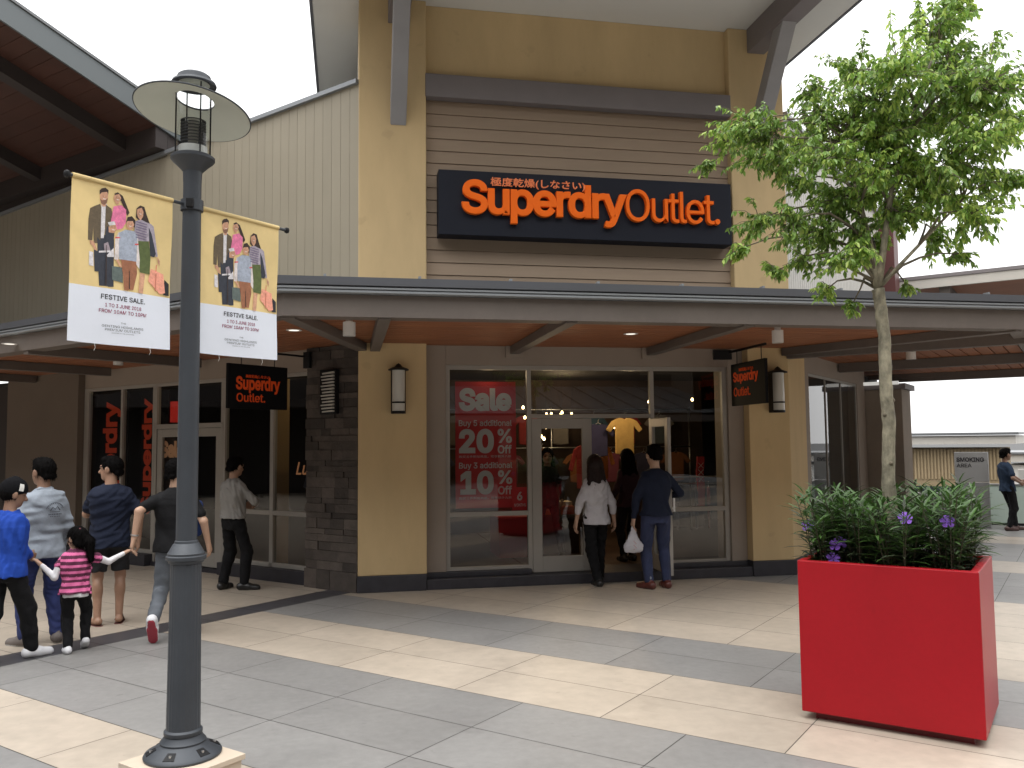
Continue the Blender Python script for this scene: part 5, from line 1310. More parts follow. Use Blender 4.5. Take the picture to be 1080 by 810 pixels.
def rotz(a): c, s_ = math.cos(a), math.sin(a); return np.array([[c, -s_, 0], [s_, c, 0], [0, 0, 1.]])
def rotx(a): c, s_ = math.cos(a), math.sin(a); return np.array([[1, 0, 0], [0, c, -s_], [0, s_, c]])
def ik(a, t, l1, l2, hint):
    a = np.array(a, float); t = np.array(t, float); d = t - a; D_ = np.linalg.norm(d); u = d / D_
    if D_ > (l1 + l2) * .995: t = a + u * (l1 + l2) * .995; D_ = (l1 + l2) * .995
    x = (l1 * l1 - l2 * l2 + D_ * D_) / (2 * D_); hh = math.sqrt(max(l1 * l1 - x * x, 0)); hv = np.array(hint, float); hv -= u * (hv @ u); hv /= np.linalg.norm(hv)
    return a + u * x + hv * hh, t

def skin_mat(tone): return M('skin_%d' % int(tone[0] * 100), tone, .5, nz=(14, .06))
SKINA = (.33, .19, .125); SKINB = (.23, .13, .085); SKINC = (.42, .26, .18)
m_lip = M('lips', (.28, .08, .06), .5); m_eye = M('eye_dark', (.02, .012, .01), .3); m_brow = M('brow', (.02, .012, .01), .8)
m_hair = M('hair_black', (.004, .0035, .0035), .7, spec=.03, bump=(120, .6, .004), nz=(40, .3), stretch=(1, 1, .15))
m_hairb = M('hair_brown', (.016, .008, .007), .5, spec=.25, bump=(120, .6, .004), nz=(40, .3), stretch=(1, 1, .15))

def person(label, xy, heading, H, skin, top, bottom, shoes, hands, feet, hair='short', head_yaw=0., head_tilt=0., lean=(0, 0), hipz=None, child=False, female=False, seed=1, longsleeve=True, sleeve_end=None, shorts=False, hem=None, group=None, elbow=None, knee=None, extra=None, z0=0., build=1., hoff=(0, 0), loose=.014, pal=None, hairm=None):
    """local frame: +y is the way the person faces, +x their right hand side"""
    o = thing('person', label, 'person', (xy[0], xy[1], z0), heading, group)
    k = H
    hz = hipz if hipz is not None else .515 * k
    hx, hy = hoff
    headr = (1.30 if child else 1.10)
    shz = hz + (.292 if not child else .275) * k
    lx, ly = lean
    P_ = lambda x, y, z: np.array([x + hx + lx * (z - hz), y + hy + ly * (z - hz), z])
    bw = build * (.93 if female else 1.)
    hip = [P_(-.052 * k, 0, hz), P_(.052 * k, 0, hz)]
    sh = [P_(-.090 * k * bw, -.008 * k, shz), P_(.090 * k * bw, -.008 * k, shz)]
    neck = P_(0, -.006 * k, shz + .02 * k); hc = P_(0, .014 * k, shz + (.127 if not child else .137) * k)
    L1, L2, A1, A2 = .245 * k, .24 * k, .172 * k, .15 * k
    top_prof = [(hz - .05 * k, .085, .062, -.005), (hz, .092 if not female else .094, .066, -.006), (hz + .05 * k, .085 if not female else .08, .06, -.002), (hz + .1 * k, .082 if not female else .070, .056, 0), (hz + .17 * k, .091 * (.95 if female else 1), .064, -.002), (hz + .24 * k, .098 * (.93 if female else 1), .064, -.006), (hz + .275 * k, .094 * (.92 if female else 1), .056, -.008), (hz + .297 * k, .076, .047, -.008), (hz + .318 * k, .052, .037, -.006), (hz + .335 * k, .034, .030, -.004)]
    top_prof = [(z, a * k * build, b * k * (build * .5 + .5), c * k) for z, a, b, c in top_prof]
    bodyp = SDF(); topp = SDF(); botp = SDF(); shoe = []
    tl = dict(lean=lean, z0=hz)
    def shifted_loft(S_, prof, inf, kk):
        pr = [(z, a, b, c + hy) for z, a, b, c in prof]
        S_.loft(pr, inf, kk, lean=lean, z0=hz)
        if hx:                                        # side shift of the whole trunk
            f, lo, hi, k_, sg = S_.p[-1]; off = np.array([hx, 0, 0], np.float32)
            S_.p[-1] = ((lambda P, f=f: f(P - off)), lo + off, hi + off, k_, sg)
    shifted_loft(bodyp, top_prof, -.022, .03)
    bodyp.rc(neck - [0, 0, .03 * k], hc - [0, .012 * k, .03 * k], .034 * k, .031 * k, .025)
    # ---- head
    Rh = rotz(head_yaw) @ rotx(head_tilt); hs_ = headr * k
    def hp(x, y, z): return hc + Rh @ (np.array([x, y, z]) * hs_)
    bodyp.el(hp(0, -.004, .012), np.array([.046, .057, .055]) * hs_, Rh, .02)
    bodyp.el(hp(0, .016, -.022), np.array([.037, .040, .047]) * hs_, Rh, .018)
    bodyp.el(hp(0, .036, -.048), np.array([.019, .016, .014]) * hs_, Rh, .015)
    bodyp.rc(hp(0, .052, .004), hp(0, .064, -.016), .006 * hs_, .010 * hs_, .008)
    bodyp.rc(hp(-.018, .048, .012), hp(.018, .048, .012), .010 * hs_, .010 * hs_, .012)
    for s_ in (-1, 1):
        bodyp.el(hp(s_ * .020, .058, .001), np.array([.010, .010, .007]) * hs_, Rh, .008, sub=True)
        bodyp.el(hp(s_ * .048, -.002, -.004), np.array([.007, .014, .020]) * hs_, Rh @ rotz(s_ * -.35), .006)
    # ---- arms
    hpos = []
    for i, s_ in enumerate((-1, 1)):
        tgt = np.array(hands[i], float); eh = elbow[i] if elbow else (s_ * .35, -1, -.1)
        el, wr = ik(sh[i], tgt, A1, A2, eh); fo = (wr - el) / np.linalg.norm(wr - el); up_ = (el - sh[i]) / np.linalg.norm(el - sh[i])
        hpos.append((el, wr, fo))
        us = .72 if (longsleeve or child) else 1.; sh0 = sh[i] + np.array([-s_ * .020 * k, 0, -.014 * k]); bodyp.rc(sh0, el, .022 * k * build * us, .0205 * k * build * us, .02); bodyp.rc(el, wr, .022 * k * build * (us if (sleeve_end or 1) > .8 or child else 1), .0145 * k, .015)
        pn = np.array(pal[i] if pal else (-s_, .1, 0.), float); pn -= fo * (pn @ fo); pn /= np.linalg.norm(pn); sd_ = np.cross(fo, pn)
        if sd_[1] < 0: sd_ = -sd_                        # thumb side points forwards
        hl = .105 * k / .97
        kn = []
        for j, off in enumerate((.030, .010, -.010, -.028)):
            kp = wr + fo * hl * (.48 - .03 * abs(j - 1)) + sd_ * off * hl * 1.0 / .1 * .1 * 9 * .11 * 10 * .1
            kp = wr + fo * hl * (.48 - .03 * abs(j - 1)) + sd_ * off * k * .62
            bodyp.rc(wr + sd_ * off * k * .25, kp, .0105 * k, .0088 * k, .010)
            ln_ = hl * (.44, .50, .46, .36)[j]; c1 = .32; c2 = .95
            d1_ = fo * math.cos(c1) + pn * math.sin(c1); d2_ = fo * math.cos(c2) + pn * math.sin(c2)
            m1 = kp + d1_ * ln_ * .5; m2 = m1 + d2_ * ln_ * .5
            bodyp.rc(kp, m1, .0058 * k, .0052 * k, .003); bodyp.rc(m1, m2, .0052 * k, .0043 * k, .003)
        tb = wr + fo * hl * .14 + sd_ * .017 * k; t1 = tb + (fo * .7 + sd_ * .6 + pn * .35) * hl * .26; t2 = t1 + (fo * .9 + sd_ * .1 + pn * .35) * hl * .24
        bodyp.rc(tb, t1, .0088 * k, .0066 * k, .008); bodyp.rc(t1, t2, .0064 * k, .0052 * k, .003)
        # sleeve
        if sleeve_end is not None: se = sleeve_end
        else: se = .93 if longsleeve else -.1
        r0 = .0285 * k * build + loose * .25; tf = .72 if not child else .42
        if se > 0:
            topp.rc(sh0, el, r0, .0245 * k * build + loose * .35, .035)
            e2 = el + (wr - el) * se; topp.rc(el, e2, .0255 * k * build + loose * .35, .0185 * k + loose * .25, .015)
            nn_ = fo.astype(np.float32)
        else:
            e2 = sh[i] + (el - sh[i]) * tf; topp.rc(sh0, e2, r0, .027 * k * build + loose * .5, .035)
    # ---- legs
    inv = loose
    for i, s_ in enumerate((-1, 1)):
        fx, fy, fz, pitch, yaw = feet[i]
        ank = np.array([fx, fy, fz + .045 * k + .10 * k * math.sin(max(0, -pitch)) * 0])
        kh = knee[i] if knee else (s_ * .12, 1, 0)
        kn_, an = ik(hip[i], ank, L1, L2, kh)
        ul = 1. if shorts else .58; bodyp.rc(hip[i], kn_, .048 * k * ul, .032 * k * ul, .02); bodyp.rc(kn_, an, .030 * k * ul, .019 * k * (ul + .1), .015)
        cf = kn_ + (an - kn_) * .3 + np.array([0, -.010 * k, 0]); bodyp.el(cf, (.030 * k * ul, .032 * k * ul, .065 * k * ul), None, .02)
        if shorts:
            e2 = hip[i] + (kn_ - hip[i]) * 1.0; botp.rc(hip[i], e2, .056 * k, .050 * k, .03)
        else:
            botp.rc(hip[i], kn_, .051 * k * build, .036 * k + inv * .6, .025); e2 = kn_ + (an - kn_) * .93; botp.rc(kn_, e2, .035 * k + inv * .6, .0235 * k + inv * .8, .015)
            cf2 = kn_ + (an - kn_) * .3 + np.array([0, -.008 * k, 0]); botp.el(cf2, (.034 * k, .036 * k, .06 * k), None, .02)
        # foot
        Rf = rotz(yaw) @ rotx(pitch); fl = .145 * k
        fw = lambda x, y, z: an + Rf @ np.array([x, y, z])
        zb = -.045 * k
        uf = 1. if shoes[0] == 'sandal' else .55; bodyp.rc(fw(0, -.02 * k, zb + .026 * k), fw(0, (.085 if uf == 1 else .06) * k, zb + .016 * k), .021 * k * uf, .020 * k * uf, .012)
        if shoes[0] == 'sandal':
            for j in range(5): 
                xx = (.018 - .009 * j) * k * (-s_); bodyp.rc(fw(xx, .08 * k, zb + .012 * k), fw(xx * 1.15, (.108 - .005 * j) * k, zb + .009 * k), .0078 * k, .006 * k, .004)
        sf = SDF(); c_ = an.astype(np.float32); Rf32 = Rf.astype(np.float32)
        if shoes[0] == 'sandal':
            sf.rc(fw(0, -.03 * k, zb + .0), fw(0, .095 * k, zb + .0), .024 * k, .028 * k, .01)
            sf.cut(lambda P, c_=c_, R=Rf32, zb=zb: np.abs((P - c_) @ R[:, 2] - zb + .004) - .007)
        else:
            sf.rc(fw(0, -.028 * k, zb + .028 * k), fw(0, .03 * k, zb + .026 * k), .029 * k, .030 * k, .02)
            sf.rc(fw(0, .03 * k, zb + .02 * k), fw(0, .095 * k, zb + .012 * k), .030 * k, .026 * k, .02)
            sf.rc(fw(0, -.006 * k, zb + .03 * k), fw(0, -.006 * k, zb + .058 * k), .027 * k, .024 * k, .015)
            sf.cut(lambda P, c_=c_, R=Rf32, zb=zb: -((P - c_) @ R[:, 2] - zb + .004))
            sf.cut(lambda P, c_=c_, R=Rf32, zb=zb: (P - c_) @ R[:, 2] - zb - .066 * k)
        shoe.append((sf, c_, Rf32, zb))
    # ---- bottoms trunk
    zt = hz + .055 * k
    shifted_loft(botp, [(z, a, b, c) for z, a, b, c in [(hz - .055 * k, .078 * k, .058 * k, -.004 * k), (hz, .092 * k * build, .067 * k, -.006 * k), (hz + .04 * k, .088 * k * build, .063 * k, -.004 * k), (zt, .082 * k * build, .057 * k, -.002 * k)]], -.002, .03)
    if shorts:
        zc = .315 * k; botp.cut(lambda P: zc - P[..., 2])
    hm = hem if hem is not None else hz - .03 * k
    prt = [r for r in top_prof if r[0] > hm + .01]; 
    w0 = np.interp(hm, [r[0] for r in top_prof], [r[1] for r in top_prof]); d0 = np.interp(hm, [r[0] for r in top_prof], [r[2] for r in top_prof])
    prt = [(hm, w0 + .010, d0 + .012, -.005 * k)] + prt
    prt = [(z, a - (loose * .75 if z > hz + .27 * k else (loose * .3 if z > hz + .23 * k else 0)), b, c) for z, a, b, c in prt]
    prt[-1] = (prt[-1][0] - .006 * k, prt[-1][1] + .002, prt[-1][2], prt[-1][3])
    shifted_loft(topp, prt, loose, .03)
    hh = .0062
    def zone_face(c):
        q = (c - hc) @ Rh / hs_
        z = np.zeros(len(c), int)
        z[(q[:, 1] > .030) & (np.abs(q[:, 0]) < .0135) & (q[:, 2] < -.0255) & (q[:, 2] > -.034)] = 1
        z[(q[:, 1] > .035) & (np.abs(np.abs(q[:, 0]) - .0195) < .008) & (np.abs(q[:, 2] - .0005) < .0032)] = 2
        z[(q[:, 1] > .035) & (np.abs(np.abs(q[:, 0]) - .0200) < .012) & (np.abs(q[:, 2] - .0150) < .0028)] = 3
        return z
    body = sdf_obj('body', bodyp, [skin_mat(skin), m_lip, m_eye, m_brow], o, hh, zone_face)
    tmat, bmat = top, bottom
    wf = folds(.0085, 17, seed)
    T_ = sdf_obj('top', topp, tmat[:1] + tmat[1:], o, .0075, extra.get('topzone') if extra else None, wf)
    b_ = sdf_obj('shorts' if shorts else 'trousers', botp, [bmat], o, .0078, None, folds(.0065, 19, seed + 50))
    for sf, c_, R, zb in shoe:
        zf = (lambda c, c_=c_, R=R, zb=zb: (((c - c_) @ R[:, 2]) < zb + (.010 if shoes[0] != 'boot' else .004)).astype(int))
        sdf_obj('sandal' if shoes[0] == 'sandal' else 'shoe', sf, [shoes[1], shoes[2]], o, .0058, zf)
        if shoes[0] == 'sandal':
            q = MB(); w4 = lambda x, y, z: tuple(c_ + R @ np.array([x, y, z]))
            for s2 in (-1, 1): q.tube([w4(0, .075 * k, zb + .02), w4(s2 * .014 * k, .06 * k, zb + .045 * k), w4(s2 * .026 * k, .03 * k, zb + .012 * k)], .0045, 6)
            obj('strap', q, shoes[1], o, local=True, smooth=True)
    # ---- hair
    hm_ = hairm or m_hair
    h_ = SDF(); g2 = 1.0
    if hair == 'beanie':
        h_.el(hp(0, -.004, .024), np.array([.054, .066, .062]) * hs_, Rh, .01)
        h_.rc(hp(0, -.010, .070), hp(0, -.004, .05), .02 * hs_, .04 * hs_, .02)
        nrm = (Rh @ np.array([0, -.35, 1.0])).astype(np.float32); nrm /= np.linalg.norm(nrm); c0 = hp(0, 0, -.004).astype(np.float32)
        h_.cut(lambda P: -((P - c0) @ nrm))
        sdf_obj('beanie', h_, [M('beanie_black', (.006, .006, .007), .95, spec=.1, bump=(90, .6, .004))], o, .006, None, folds(.0015, 60, 3))
        q = MB()
        for a_ in np.linspace(-.25, .25, 5): pass
        # white woven tag on the fold
        rr = []
        for j in range(6):
            for i_ in range(5):
                az = 1.05 + .36 * i_ / 4; zz_ = .020 + .036 * j / 5; rx = .0553 * math.sqrt(max(0, 1 - ((zz_ - .024) / .064) ** 2)) ; ry = .0673 * math.sqrt(max(0, 1 - ((zz_ - .024) / .064) ** 2))
                rr.append(tuple(hp((rx + .002) * math.sin(az), -.004 + (ry + .002) * math.cos(az), zz_)))
        fs_ = [(j * 5 + i_, j * 5 + i_ + 1, (j + 1) * 5 + i_ + 1, (j + 1) * 5 + i_) for j in range(5) for i_ in range(4)]
        q.add(rr, fs_); obj('white_tag', q, m_white, o, local=True, smooth='all', fix=False)
        h_ = SDF(); h_.el(hp(0, -.008, .0), np.array([.0485, .058, .045]) * hs_, Rh, .01)
        h_.el(hp(0, .045, -.02), np.array([.055, .055, .06]) * hs_, Rh, .008, sub=True)
    elif hair == 'short':
        h_.el(hp(0, -.007, .018), np.array([.0505, .0605, .0575]) * hs_, Rh, .01)
        h_.el(hp(0, .022, .052), np.array([.038, .035, .022]) * hs_, Rh, .02)
        h_.rc(hp(-.02, -.045, -.02), hp(.02, -.045, -.02), .017 * hs_, .017 * hs_, .015)
        h_.el(hp(0, .060, -.028), np.array([.055, .056, .070]) * hs_, Rh, .006, sub=True)
    else:
        h_.el(hp(0, -.008, .016), np.array([.0535, .063, .060]) * hs_, Rh, .01)
        if hair == 'long':
            bot = -.165
            h_.rc(hp(0, -.035, -.01), hp(0, -.056, -.13), .050 * hs_, .050 * hs_, .03, flat=((0, 1, 0), .55))
            for s_ in (-1, 1): h_.rc(hp(s_ * .034, -.018, .0), hp(s_ * .048, -.046, -.135), .026 * hs_, .026 * hs_, .02)
            cz = (hc[2] - .148 * hs_); h_.cut(lambda P: cz - P[..., 2] + .006 * np.sin(P[..., 0] * 90))
        elif hair == 'pony':
            h_.rc(hp(.0, -.060, .02), hp(.01, -.085, -.04), .026 * hs_, .030 * hs_, .02)
            h_.rc(hp(.01, -.085, -.04), hp(.012, -.078, -.15), .032 * hs_, .016 * hs_, .02)
            h_.rc(hp(-.02, -.03, -.03), hp(.02, -.03, -.03), .030 * hs_, .030 * hs_, .02)
        h_.el(hp(0, .062, -.030), np.array([.050, .058, .066]) * hs_, Rh, .006, sub=True)
    ho = sdf_obj('hair', h_, [hm_], o, .0058, None, folds(.0030, 80, seed + 9))
    me = ho.data; n_ = len(me.vertices); co = np.empty(n_ * 3); me.vertices.foreach_get('co', co); co = co.reshape(-1, 3); no = np.empty(n_ * 3); me.vertex_normals.foreach_get('vector', no); no = no.reshape(-1, 3)
    r_ = np.random.default_rng(seed); pk = r_.choice(n_, 1100 if hair in ('long', 'pony') else 700); dn = np.array([0, -.15, -1.]); fwd = Rh @ np.array([0, 1., 0])
    sm_ = MB()
    for i_ in pk:
        n3 = no[i_]; p3 = co[i_] - n3 * .002
        fl_ = dn if hair != 'short' or n3[2] < .45 else (fwd * .8 + np.array([0, 0, .3]))
        tg = fl_ - n3 * (fl_ @ n3); tg = tg / (np.linalg.norm(tg) + 1e-6) + r_.normal(size=3) * .28 + n3 * (.5 if hair == 'short' else .15); tg /= np.linalg.norm(tg)
        ln_ = r_.uniform(.016, .034) if hair in ('short', 'beanie') else r_.uniform(.025, .06)
        sd3 = np.cross(tg, n3); sd3 /= np.linalg.norm(sd3) + 1e-6; w3 = .0022
        tp3 = p3 + tg * ln_ - np.array([0, 0, ln_ * .15])
        sm_.add([tuple(p3 - sd3 * w3), tuple(p3 + sd3 * w3), tuple(tp3 + sd3 * .0004), tuple(tp3 - sd3 * .0004)], [(0, 1, 2, 3)])
    obj('hair_strands', sm_, hm_, ho, local=True, fix=False)
    info = dict(o=o, hc=hc, Rh=Rh, hs=hs_, sh=sh, hip=hip, hands=hpos, topp=topp, hz=hz, k=k, shoe=shoe)
    return info
def to_local(info_xy, heading, w):
    d = np.array([w[0] - info_xy[0], w[1] - info_xy[1]]); c, s_ = math.cos(-heading), math.sin(-heading)
    return (c * d[0] - s_ * d[1], s_ * d[0] + c * d[1], w[2])
def cloth(name, c, **k): return M('cloth_' + name, c, .88, nz=(11, .07), bump=(15, .5, .02), spec=.25, **k)
DEG = math.radians
c_black = cloth('black', (.006, .006, .007)); c_blue = cloth('royal_blue', (.012, .05, .30)); c_navy = cloth('navy', (.010, .014, .030)); c_grey = cloth('washed_grey', (.24, .27, .31))
c_jean = M('denim', (.022, .030, .075), .85, nz=(6, .25), bump=(200, .3, .002)); c_jeanb = M('denim_blue', (.018, .028, .11), .85, nz=(6, .25), bump=(200, .3, .002))
c_greyj = M('denim_grey', (.085, .095, .11), .85, nz=(6, .25), bump=(200, .3, .002)); c_char = cloth('charcoal', (.022, .023, .026)); c_cream = cloth('grey_shirt', (.24, .23, .215)); c_white = cloth('white_sweater', (.50, .49, .52))
c_dkblue = cloth('dark_blue', (.02, .035, .065)); c_whites = cloth('white', (.62, .61, .63))
s_white = M('shoe_white', (.60, .60, .62), .6); s_sole = M('sole_white', (.5, .5, .5), .7); s_red = M('sole_red', (.32, .03, .05), .6); s_brown = M('shoe_brown', (.07, .035, .03), .5); s_mbrown = M('shoe_maroon', (.10, .025, .018), .4); s_blk = M('shoe_black', (.012, .012, .012), .4); s_grey = M('shoe_taupe', (.13, .11, .10), .7)

# hand-holding points shared by neighbours (world)
HB = (-5.54, -2.50, .80)       # boy and girl
HM = (-4.84, -2.18, .90)       # girl and man in the black t-shirt
WALK = DEG(-8)
def loc(xy, hd, w): return to_local(xy, hd, w)

# 1 boy in blue
xy, hd = (-5.70, -2.64), DEG(-28)
boy = person('boy in a royal blue hooded top and black beanie at left edge', xy, hd, 1.52, SKINB, [c_blue], c_black, ('sneaker', s_white, s_sole),
       [(-.24, .05, .74), loc(xy, hd, (HB[0] - .045, HB[1] - .01, HB[2] + .07))], [(-.07, -.30, .05, -.45, 0), (.06, .20, 0, 0, -.3)], hair='beanie', head_yaw=DEG(-30), head_tilt=DEG(-14), lean=(0, .04), seed=3, loose=.029, hoff=(0, -.03), hipz=.505 * 1.52)
q = SDF(); kk = 1.52; z_ = boy['hz'] + .285 * kk
q.rc((-.06, -.045, z_ + .02), (.06, -.045, z_ + .02), .035, .035, .03).rc((-.03, -.075, z_ - .03), (.03, -.075, z_ - .03), .03, .03, .03)
sdf_obj('hood', q, [c_blue], boy['o'], .008, None, folds(.004, 30, 8))
# 2 man in grey jacket
xy, hd = (-5.66, -1.98), DEG(34)
gm = person('man in a pale grey jacket with a dark back emblem and blue jeans', xy, hd, 1.68, SKINB, [c_grey], c_jeanb, ('shoe', s_grey, s_sole),
       [(-.22, .22, .98), (.20, .12, .86)], [(-.12, .02, 0, 0, .5), (.14, -.02, 0, 0, -.25)], head_yaw=DEG(22), seed=4, loose=.026, build=1.08, hem=.47 * 1.68, sleeve_end=.95)
q = SDF(); q.rc((-.045, -.045, gm['hz'] + .325 * 1.68), (.045, -.045, gm['hz'] + .325 * 1.68), .022, .022, .02).rc((-.05, -.04, gm['hz'] + .325 * 1.68), (-.035, .04, gm['hz'] + .315 * 1.68), .02, .018, .02).rc((.05, -.04, gm['hz'] + .325 * 1.68), (.035, .04, gm['hz'] + .315 * 1.68), .02, .018, .02)
sdf_obj('collar', q, [c_grey], gm['o'], .007)
def on_back(info, pts, off=.004):
    """drop points (x, z) on the back surface of the top"""
    out = []
    for x, z in pts:
        ys = np.linspace(-.34, .1, 180); P = np.stack([np.full_like(ys, x), ys, np.full_like(ys, z)], -1).astype(np.float32)
        F = np.full(len(ys), .2)
        for f, a, b, k_, sg in info['topp'].p:
            if sg == 1: F = smin(F, f(P), max(k_, .001))
        i = np.argmax(F < 0.004); out.append((x, float(ys[i]) - off, z))
    return out
def ribbon(mb, pts, wd):
    """flat ribbon through surface points, widened in x/z"""
    n_ = len(pts); vs = []
    for i, p in enumerate(pts):
        a = Vector(pts[max(i - 1, 0)]); b = Vector(pts[min(i + 1, n_ - 1)]); d = (b - a); n2 = Vector((-d.z, 0, d.x)).normalized() * wd / 2
        vs += [tuple(Vector(p) + n2), tuple(Vector(p) - n2)]
    mb.add(vs, [(2 * i, 2 * i + 1, 2 * i + 3, 2 * i + 2) for i in range(n_ - 1)])
q = MB(); zc = 1.22; xc = .055
def arc(r, a0, a1, n_=14, sy=.9): return [(xc + r * math.cos(a), zc + r * sy * math.sin(a)) for a in np.linspace(a0, a1, n_)]
ribbon(q, on_back(gm, arc(.078, .25, PI - .25), .010), .005)
for i in range(11):
    a = .4 + i * (PI - .8) / 10; ribbon(q, on_back(gm, [(xc + .062 * math.cos(a), zc + .058 * math.sin(a)), (xc + .072 * math.cos(a), zc + .068 * math.sin(a))], .010), .006)
ribbon(q, on_back(gm, [(xc - .04, zc - .0), (xc - .02, zc + .03), (xc, zc + .01), (xc + .02, zc + .035), (xc + .045, zc)], .010), .008)
ribbon(q, on_back(gm, [(xc - .045, zc - .012), (xc + .045, zc - .012)], .010), .004)
for i in range(8): ribbon(q, on_back(gm, [(xc - .055 + i * .015, zc - .035), (xc - .046 + i * .015, zc - .035)], .010), .012)
for i in range(6): ribbon(q, on_back(gm, [(xc - .04 + i * .015, zc - .055), (xc - .031 + i * .015, zc - .055)], .010), .007)
obj('back_emblem', q, M('emblem_ink', (.04, .045, .06), .8), gm['o'], local=True, fix=False)
# 3 girl
xy, hd = (-5.24, -2.42), DEG(12)
m_str = M('stripe_pink', (.62, .13, .30), .85, nz=(11, .06)); m_str2 = M('stripe_plum', (.085, .012, .04), .85)
def stripes(c):
    zz_ = c[:, 2] + .25 * np.abs(c[:, 0]) * (np.abs(c[:, 0]) > .12); i = (np.floor((zz_ - .02) / .026).astype(int) % 2); return i
Hg = 1.09
girl = person('little girl in a pink striped top with white sleeves and black leggings, arms held out', xy, hd, Hg, SKINC, [m_str, m_str2], c_black, ('sneaker', s_white, s_sole),
       [loc(xy, hd, (HB[0] + .035, HB[1] + .01, HB[2] - .015)), loc(xy, hd, (HM[0] - .06, HM[1] - .01, HM[2] - .075))], [(-.05, .0, 0, 0, .25), (.08, .13, .03, -.5, .2)], hair='pony', head_yaw=DEG(48), head_tilt=DEG(-12), child=True, female=True, seed=5,
       longsleeve=False, hem=.475 * Hg, loose=.017, build=1.12, extra=dict(topzone=stripes), elbow=[(-.1, -.2, -1), (.1, -.2, -1)], pal=[(0, 0, -1), (0, 0, -1)], hipz=.5 * Hg)
for (el, wr, fo), s_ in zip(girl['hands'], girl['sh']):
    q = SDF(); a_ = s_ + (el - s_) * .35; q.rc(a_, el, .032, .028, .01).rc(el, el + (wr - el) * .92, .028, .021, .012); sdf_obj('undersleeve', q, [c_whites], girl['o'], .0065, None, folds(.002, 40, 2))
q = SDF(); hz_ = girl['hz']; q.loft([(hz_ - .05 * Hg, .103, .078, -.006), (hz_ - .015 * Hg, .106, .08, -.006)], .004, .01); sdf_obj('undershirt_hem', q, [c_whites], girl['o'], .0065, None, folds(.003, 30, 2))
q = MB(); p = girl['hc'] + girl['Rh'] @ (np.array([-.012, -.045, .052]) * girl['hs']); q.lathe([(0, -.012), (.012, -.008), (.014, .004), (0, .012)], tuple(p), 10); obj('hair_clip', q, M('clip_pink', (.6, .2, .25), .4), girl['o'], local=True, smooth=True)
# 4 man in navy t-shirt and shorts
xy, hd = (-5.27, -1.22), DEG(14)
nv = person('man in a navy t-shirt, dark shorts and flip-flops looking left with folded arms', xy, hd, 1.68, SKINA, [c_navy], c_char, ('sandal', s_blk, M('sandal_sole', (.10, .03, .025), .7)),
       [(.02, .20, 1.10), (.27, .03, .84)], [(-.10, .0, 0, 0, .45), (.10, .06, 0, 0, -.1)], head_yaw=DEG(62), longsleeve=False, shorts=True, seed=6, build=1.12, loose=.02, hem=.465 * 1.68, elbow=[(-1, .1, -.5), (.8, -.4, -.6)])
# 5 man in black t-shirt behind the pole
xy, hd = (-4.50, -1.95), DEG(-6)
bk = person('man in a black t-shirt and grey jeans holding hands behind the lamp post', xy, hd, 1.66, SKINC, [c_black], c_greyj, ('sneaker', s_white, s_red),
       [loc(xy, hd, (HM[0] + .02, HM[1] - .0, HM[2] + .055)), (.30, .02, .86)], [(-.10, -.30, .13, -1.0, .15), (.09, .22, 0, 0, -.1)], head_yaw=DEG(-28), longsleeve=False, seed=7, build=1.06, loose=.02, hem=.485 * 1.66, hoff=(0, -.02), elbow=[(-.3, -1, .1), (.6, -1, 0)])
el, wr, fo = bk['hands'][0]
q = MB(); c_ = wr - fo * .03; d_ = Vector(fo); n_ = d_.orthogonal().normalized(); b2 = d_.cross(n_)
q.tube([tuple(Vector(c_) + (n_ * math.cos(a) + b2 * math.sin(a)) * .029) for a in np.linspace(0, 2 * PI, 17)], .008, 6, cap=False); obj('wristwatch', q, m_steel, bk['o'], local=True, smooth=True)
o = thing('shoulder_bag', 'navy shoulder bag at the right side of the man in the black t-shirt', 'bag', (-4.31, -1.94, .93), hd)
q = SDF(); q.rc((0, 0, .05), (.0, .0, .30), .05, .055, .03, flat=((0, 1, 0), .6)); sdf_obj('pouch', q, [cloth('bag_navy', (.015, .03, .10))], o, .008, None, folds(.003, 30, 4))
q = MB(); q.tube([(0, -.01, .33), (-.03, -.045, .45), (-.06, -.03, .54)], .008, 6); obj('strap', q, c_navy, o, local=True, smooth=True)
# 6 man in grey shirt by the window
xy, hd = (-4.30, .64), DEG(-38)
person('man in a light grey shirt and black trousers looking into the side shop window', xy, hd, 1.64, SKINA, [c_cream], c_black, ('boot', s_blk, s_blk),
       [(-.06, .24, 1.03), (.10, .25, 1.05)], [(-.14, -.02, 0, 0, .2), (.15, .05, 0, 0, -.9)], head_yaw=DEG(-4), head_tilt=DEG(-6), seed=8, loose=.026, build=.98, hem=.545 * 1.64, sleeve_end=.5, elbow=[(-.8, -.6, -.2), (.9, -.4, -.3)])
# 7 woman in white sweater
xy, hd = (.20, -.16), DEG(4)
person('woman in a white sweater and black leggings with long dark hair walking into the entrance', xy, hd, 1.62, SKINC, [c_white], c_black, ('sneaker', s_blk, s_sole),
       [(-.26, .02, .79), (.26, .03, .78)], [(-.02, -.10, 0, -.0, .0), (.10, .16, .0, 0, -.3)], hair='long', hairm=m_hairb, female=True, seed=9, loose=.022, hem=.475 * 1.62, sleeve_end=.55, hoff=(0, 0.01), elbow=[(-.8, -.7, 0), (.8, -.7, 0)])
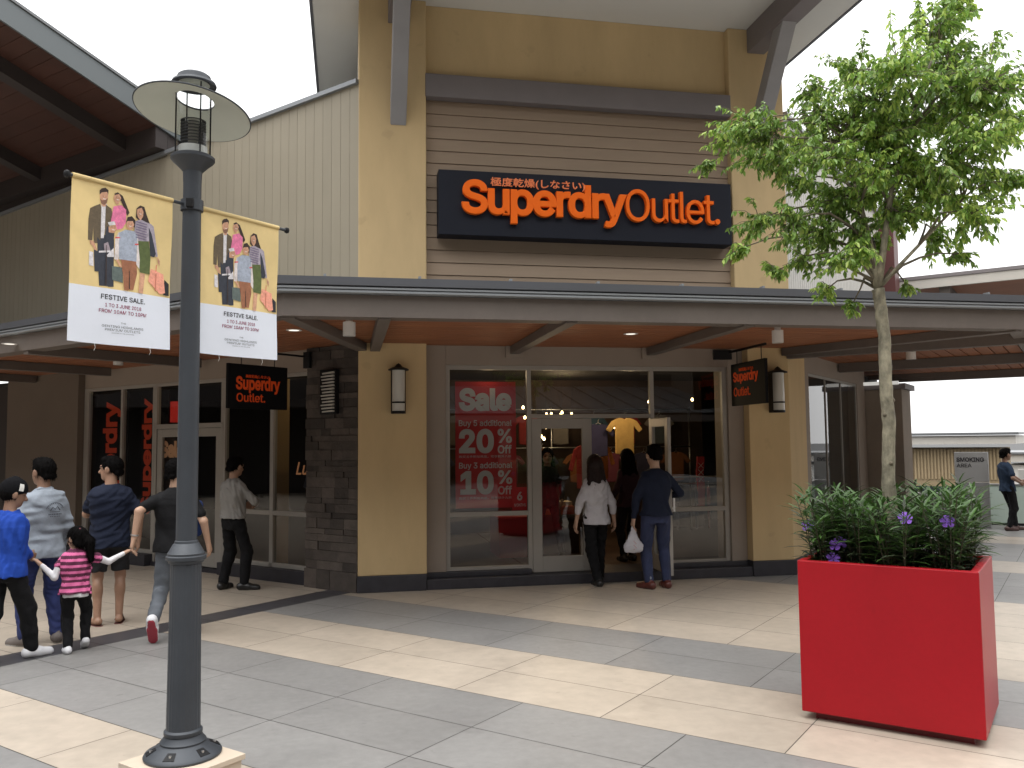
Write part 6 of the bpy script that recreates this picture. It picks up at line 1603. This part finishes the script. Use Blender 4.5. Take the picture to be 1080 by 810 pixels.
# 8 man with bag
xy, hd = (.84, -.58), DEG(-6)
mb_ = person('man in navy sweater and jeans at the open door with a white bag', xy, hd, 1.74, SKINC, [c_navy], c_jean, ('shoe', s_mbrown, s_mbrown),
       [(-.29, .0, .80), (.22, .28, 1.10)], [(-.10, .0, 0, 0, .55), (.13, .04, 0, 0, .05)], head_yaw=DEG(14), head_tilt=DEG(-8), seed=10, loose=.02, build=1.03, hem=.515 * 1.74, elbow=[(-.8, -.7, 0), (.8, -.5, -.6)])
for s_ in (0, 1):
    f_ = mb_['shoe'][s_][1]; q = SDF(); q.rc(f_ + [0, 0, .0], f_ + [0, 0, .05], .043, .045, .01); sdf_obj('trouser_cuff', q, [M('denim_pale', (.20, .22, .26), .85)], mb_['o'], .007)
el, wr, fo = mb_['hands'][0]; hd8 = DEG(-6)
wc = Matrix.Rotation(hd8, 3, 'Z') @ Vector(wr + fo * .075)
BG = thing('carrier_bag', 'white plastic carrier bag hanging from the left hand of the man at the door', 'bag', (xy[0] + wc.x, xy[1] + wc.y, float(wc.z)))
q = SDF(); q.rc((0, 0, -.05), (-.0, 0, -.25), .018, .105, .03, flat=((0, 1, 0), .55)); q.rc((0, 0, .0), (0, 0, -.12), .012, .035, .02, flat=((0, 1, 0), .6)).rc((-.04, 0, -.28), (.05, 0, -.285), .08, .08, .03, flat=((0, 1, 0), .6)); q.cut(lambda P: -.345 - P[..., 2] + .1 * np.abs(P[..., 0]))
sdf_obj('bag', q, [M('bag_plastic', (.60, .60, .64), .4, trans=.25)], BG, .006, None, folds(.007, 38, 6))
q = MB()
for i in range(7): q.box(-.02 + .012 * (i % 3) , -.012 + .012 * (i % 3), -.078, -.074, -.20 - .016 * i, -.192 - .016 * i)
obj('red_print', q, M('bag_print', (.5, .08, .12), .6), BG, local=True)
# 9 leaning man on the far right
xy, hd = UV(-4.12, 9.75)[:2], DEG(-98)
person('man in dark blue shirt leaning by the far parapet at right edge', xy, hd, 1.58, SKINB, [c_dkblue], c_black, ('shoe', s_brown, s_blk),
       [(-.12, .40, .92), (.16, .16, .93)], [(-.07, .16, 0, 0, 0), (.08, -.06, 0, 0, 0)], head_yaw=DEG(6), longsleeve=False, seed=11, loose=.018, lean=(0, -.05), elbow=[(-.4, -1, -.5), (.6, -1, 0)])
# 10, 11 inside the shop
person('woman with long black hair and dark clothes standing just inside the entrance', (1.02, 1.0), DEG(8), 1.56, SKINC, [cloth('plum', (.03, .012, .018))], c_black, ('shoe', s_blk, s_blk),
       [(-.2, .12, .85), (.12, .26, 1.0)], [(-.08, 0, 0, 0, 0), (.08, .05, 0, 0, 0)], hair='long', female=True, seed=12, z0=.12)
person('dark haired woman in black seen through the closed glass door', (-.02, 1.55), DEG(170), 1.58, SKINA, [c_black], c_char, ('shoe', s_blk, s_blk),
       [(-.2, .12, .85), (.2, .1, .82)], [(-.20, .0, 0, 0, 0), (.20, .05, 0, 0, 0)], hair='long', female=True, seed=13, z0=.12)
